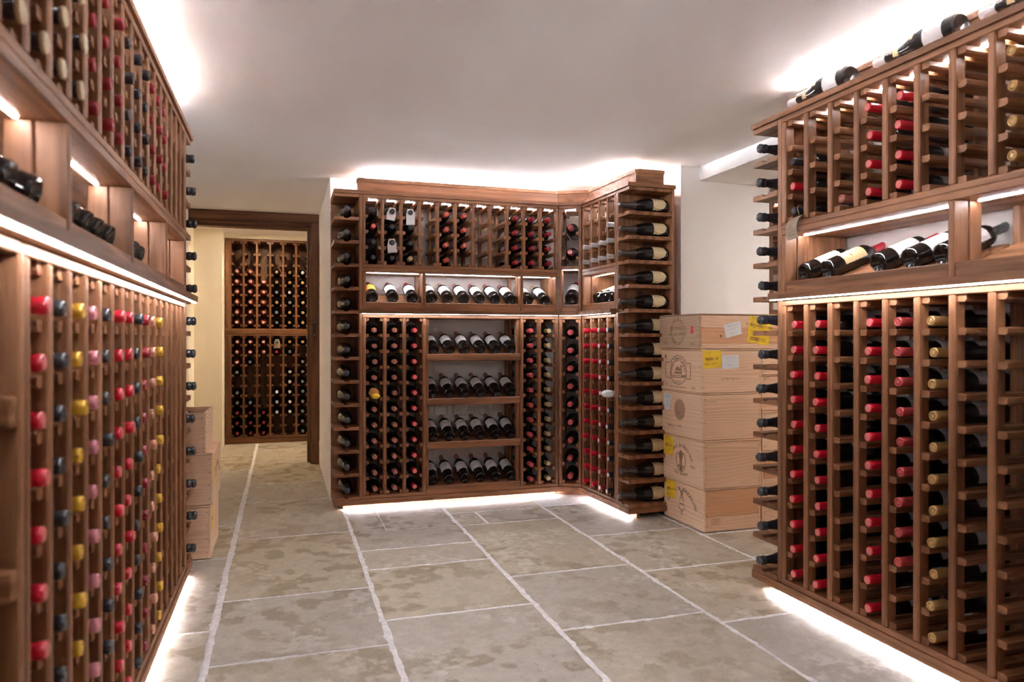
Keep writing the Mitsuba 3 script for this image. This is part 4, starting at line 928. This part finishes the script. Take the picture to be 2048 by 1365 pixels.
tm = cat(line_text('L. (BU) ARRIS T AIR', 0.013, (0, 0), True)); tm.apply_transform(rot((0, 0, 1), -9)); put(k, 'sticker_text', mikit.ply(on_front(tm, 2.552, Y0 - 0.0013, 1.135)), 'stamp')
put(k, 'knot', mikit.ply(trimesh.creation.cylinder(0.007, 0.0012, sections=14, transform=tr(2.303, Y0 - 0.0002, 1.080) @ rot((1, 0, 0), 90))), 'stamp')
# the second stack behind the right-hand end shelves
zz = [0.0015, 0.215, 0.4305, 0.655, 0.86, 1.0055]
for i, (a, b) in enumerate(zip(zz, zz[1:])):
    k = crate('pine crate in the second stack half hidden by the end shelves, %s from the floor' % ORD[i + 1], 2.572, 2.93, Y0 + 0.006 * (i % 2), Y1 - 0.02, a, b - 0.0005, front='pine_x' if i % 2 else 'pine_y', bands=([a + 0.06], ['pine_x', 'pine_red_x']) if i == 1 else None)
    if i == 4:
        quad_sticker(k, [(2.574, Y0, 0.958), (2.66, Y0, 0.960), (2.66, Y0, 1.000), (2.574, Y0, 1.000)], 'sticker_white', label='white sticker')
    if i == 3:
        put(k, 'ink_text', mikit.ply(on_front(cat(line_text('12/75', 0.013, (0, 0))), 2.600, Y0 + 0.006, 0.845)), 'stamp_faint')
# three crates beyond the left-hand rack
LX = -0.330
k = crate('pine crate on the floor beyond the left-hand rack, lowest of three', -0.665, LX, 3.762, 4.196, 0.0015, 0.2585)
quad_sticker(k, [(LX + 0.0002, 3.80, 0.120), (LX + 0.0002, 3.86, 0.130), (LX + 0.0002, 3.86, 0.240), (LX + 0.0002, 3.80, 0.232)], 'sticker_yellow')
k = crate('pine crate beyond the left-hand rack, middle of three', -0.660, LX + 0.010, 3.765, 4.190, 0.259, 0.513)
quad_sticker(k, [(LX + 0.0102, 3.83, 0.340), (LX + 0.0102, 3.90, 0.350), (LX + 0.0102, 3.90, 0.495), (LX + 0.0102, 3.83, 0.488)], 'sticker_yellow')
F = np.eye(4); F[:3, 0] = (0, 1, 0); F[:3, 1] = (0, 0, 1); F[:3, 2] = (1, 0, 0); F[:3, 3] = (LX + 0.010, 3.765, 0.259)
m = cat(arc_text('GRAND VIN', 0.024, 0.09, (0.25, 0.07), 120)); m.apply_transform(F); put(k, 'stamp', mikit.ply(m), 'stamp', stuff=True)
k = crate('open pine crate on top beyond the left-hand rack, a dark bottle inside', -0.640, -0.352, 3.770, 4.130, 0.5135, 0.706, lid=False)
bottle('dark bottle lying in the open crate beyond the left-hand rack', tr(-0.47, 3.79, 0.655) @ rot((0, 0, 1), 0), 'K', 'bordeaux', paper=None)
k = thing('packing_strap', 'white strap arching out of the open crate beyond the left-hand rack', 'strap')
pts = [(-0.50 + 0.06 * math.cos(a), 3.86, 0.66 + 0.085 * math.sin(a)) for a in np.linspace(0.1, math.pi - 0.1, 14)]
V = np.array([(p[0], p[1] + s, p[2]) for p in pts for s in (-0.012, 0.012)]); Fs = []
for i in range(13): a = 2 * i; Fs += [(a, a + 1, a + 3), (a, a + 3, a + 2)]
prin('strap', (0.75, 0.72, 0.68), 0.6, 0.3, two=True)
put(k, 'band', mikit.ply(trimesh.Trimesh(V, Fs, process=False), smooth=True), 'strap')

# ------------------------------------------------------------------ wall plates and floor box
def wall_plate(label, cat_, x0, x1, z0, z1, kind):
    k = thing('wall_plate', label, cat_)
    y = 4.8835
    put(k, 'plate', mikit.ply(box_mesh(x0, x1, y - 0.009, y, z0, z1, 0.003)), 'white_plastic')
    cx, cz = (x0 + x1) / 2, (z0 + z1) / 2
    for s in (-1, 1): put(k, 'screw', mikit.ply(trimesh.creation.cylinder(0.0035, 0.003, sections=10, transform=tr(cx + s * (x1 - x0) * 0.42, y - 0.0095, cz) @ rot((1, 0, 0), 90))), 'chrome')
    if kind == 'fuse':
        put(k, 'fuse_holder', mikit.ply(box_mesh(cx - .024, cx - .008, y - .013, y - .0085, cz - .016, cz + .012, .001)), 'white_plastic')
        put(k, 'switch', mikit.ply(box_mesh(cx + .006, cx + .022, y - .014, y - .0085, cz - .016, cz + .012, .002)), 'white_plastic')
    if kind == 'flex': put(k, 'module', mikit.ply(box_mesh(cx - .018, cx + .018, y - .012, y - .0085, cz - .010, cz + .012, .001)), 'chrome')
    if kind == 'socket':
        for s in (-1, 1):
            for dx, dz, w, h in ((0, .014, .004, .009), (-.011, -.008, .008, .004), (.011, -.008, .008, .004)):
                put(k, 'pin_hole', mikit.ply(box_mesh(cx + s * .040 + dx - w / 2, cx + s * .040 + dx + w / 2, y - .0100, y - .0085, cz + dz - h / 2, cz + dz + h / 2)), 'dark_plastic')
wall_plate('white fused switch plate on the wall behind the display, leftmost of four', 'switch', 0.872, 0.956, 0.538, 0.622, 'fuse')
wall_plate('white single plate with a small metal module behind the display', 'socket', 0.995, 1.080, 0.540, 0.624, 'flex')
wall_plate('white double power socket on the wall behind the display', 'socket', 1.128, 1.270, 0.535, 0.620, 'socket')
wall_plate('white blank plate on the wall behind the display, rightmost of four', 'switch', 1.315, 1.400, 0.530, 0.614, 'blank')
k = thing('floor_box', 'stone-faced floor hatch with two small lift holes in front of the display', 'floor hatch')
ms = [box_mesh(0.548, 0.552, 4.012, 4.55, 0.0002, 0.0012), box_mesh(0.548, 0.955, 4.010, 4.014, 0.0002, 0.0012)]
put(k, 'edge_trim', mikit.ply(cat(ms)), 'grout')
for x, y in ((0.595, 4.27), (0.800, 4.045)):
    put(k, 'lift_hole', mikit.ply(trimesh.creation.cylinder(0.014, 0.0016, sections=16, transform=tr(x, y, 0.001))), 'chrome')
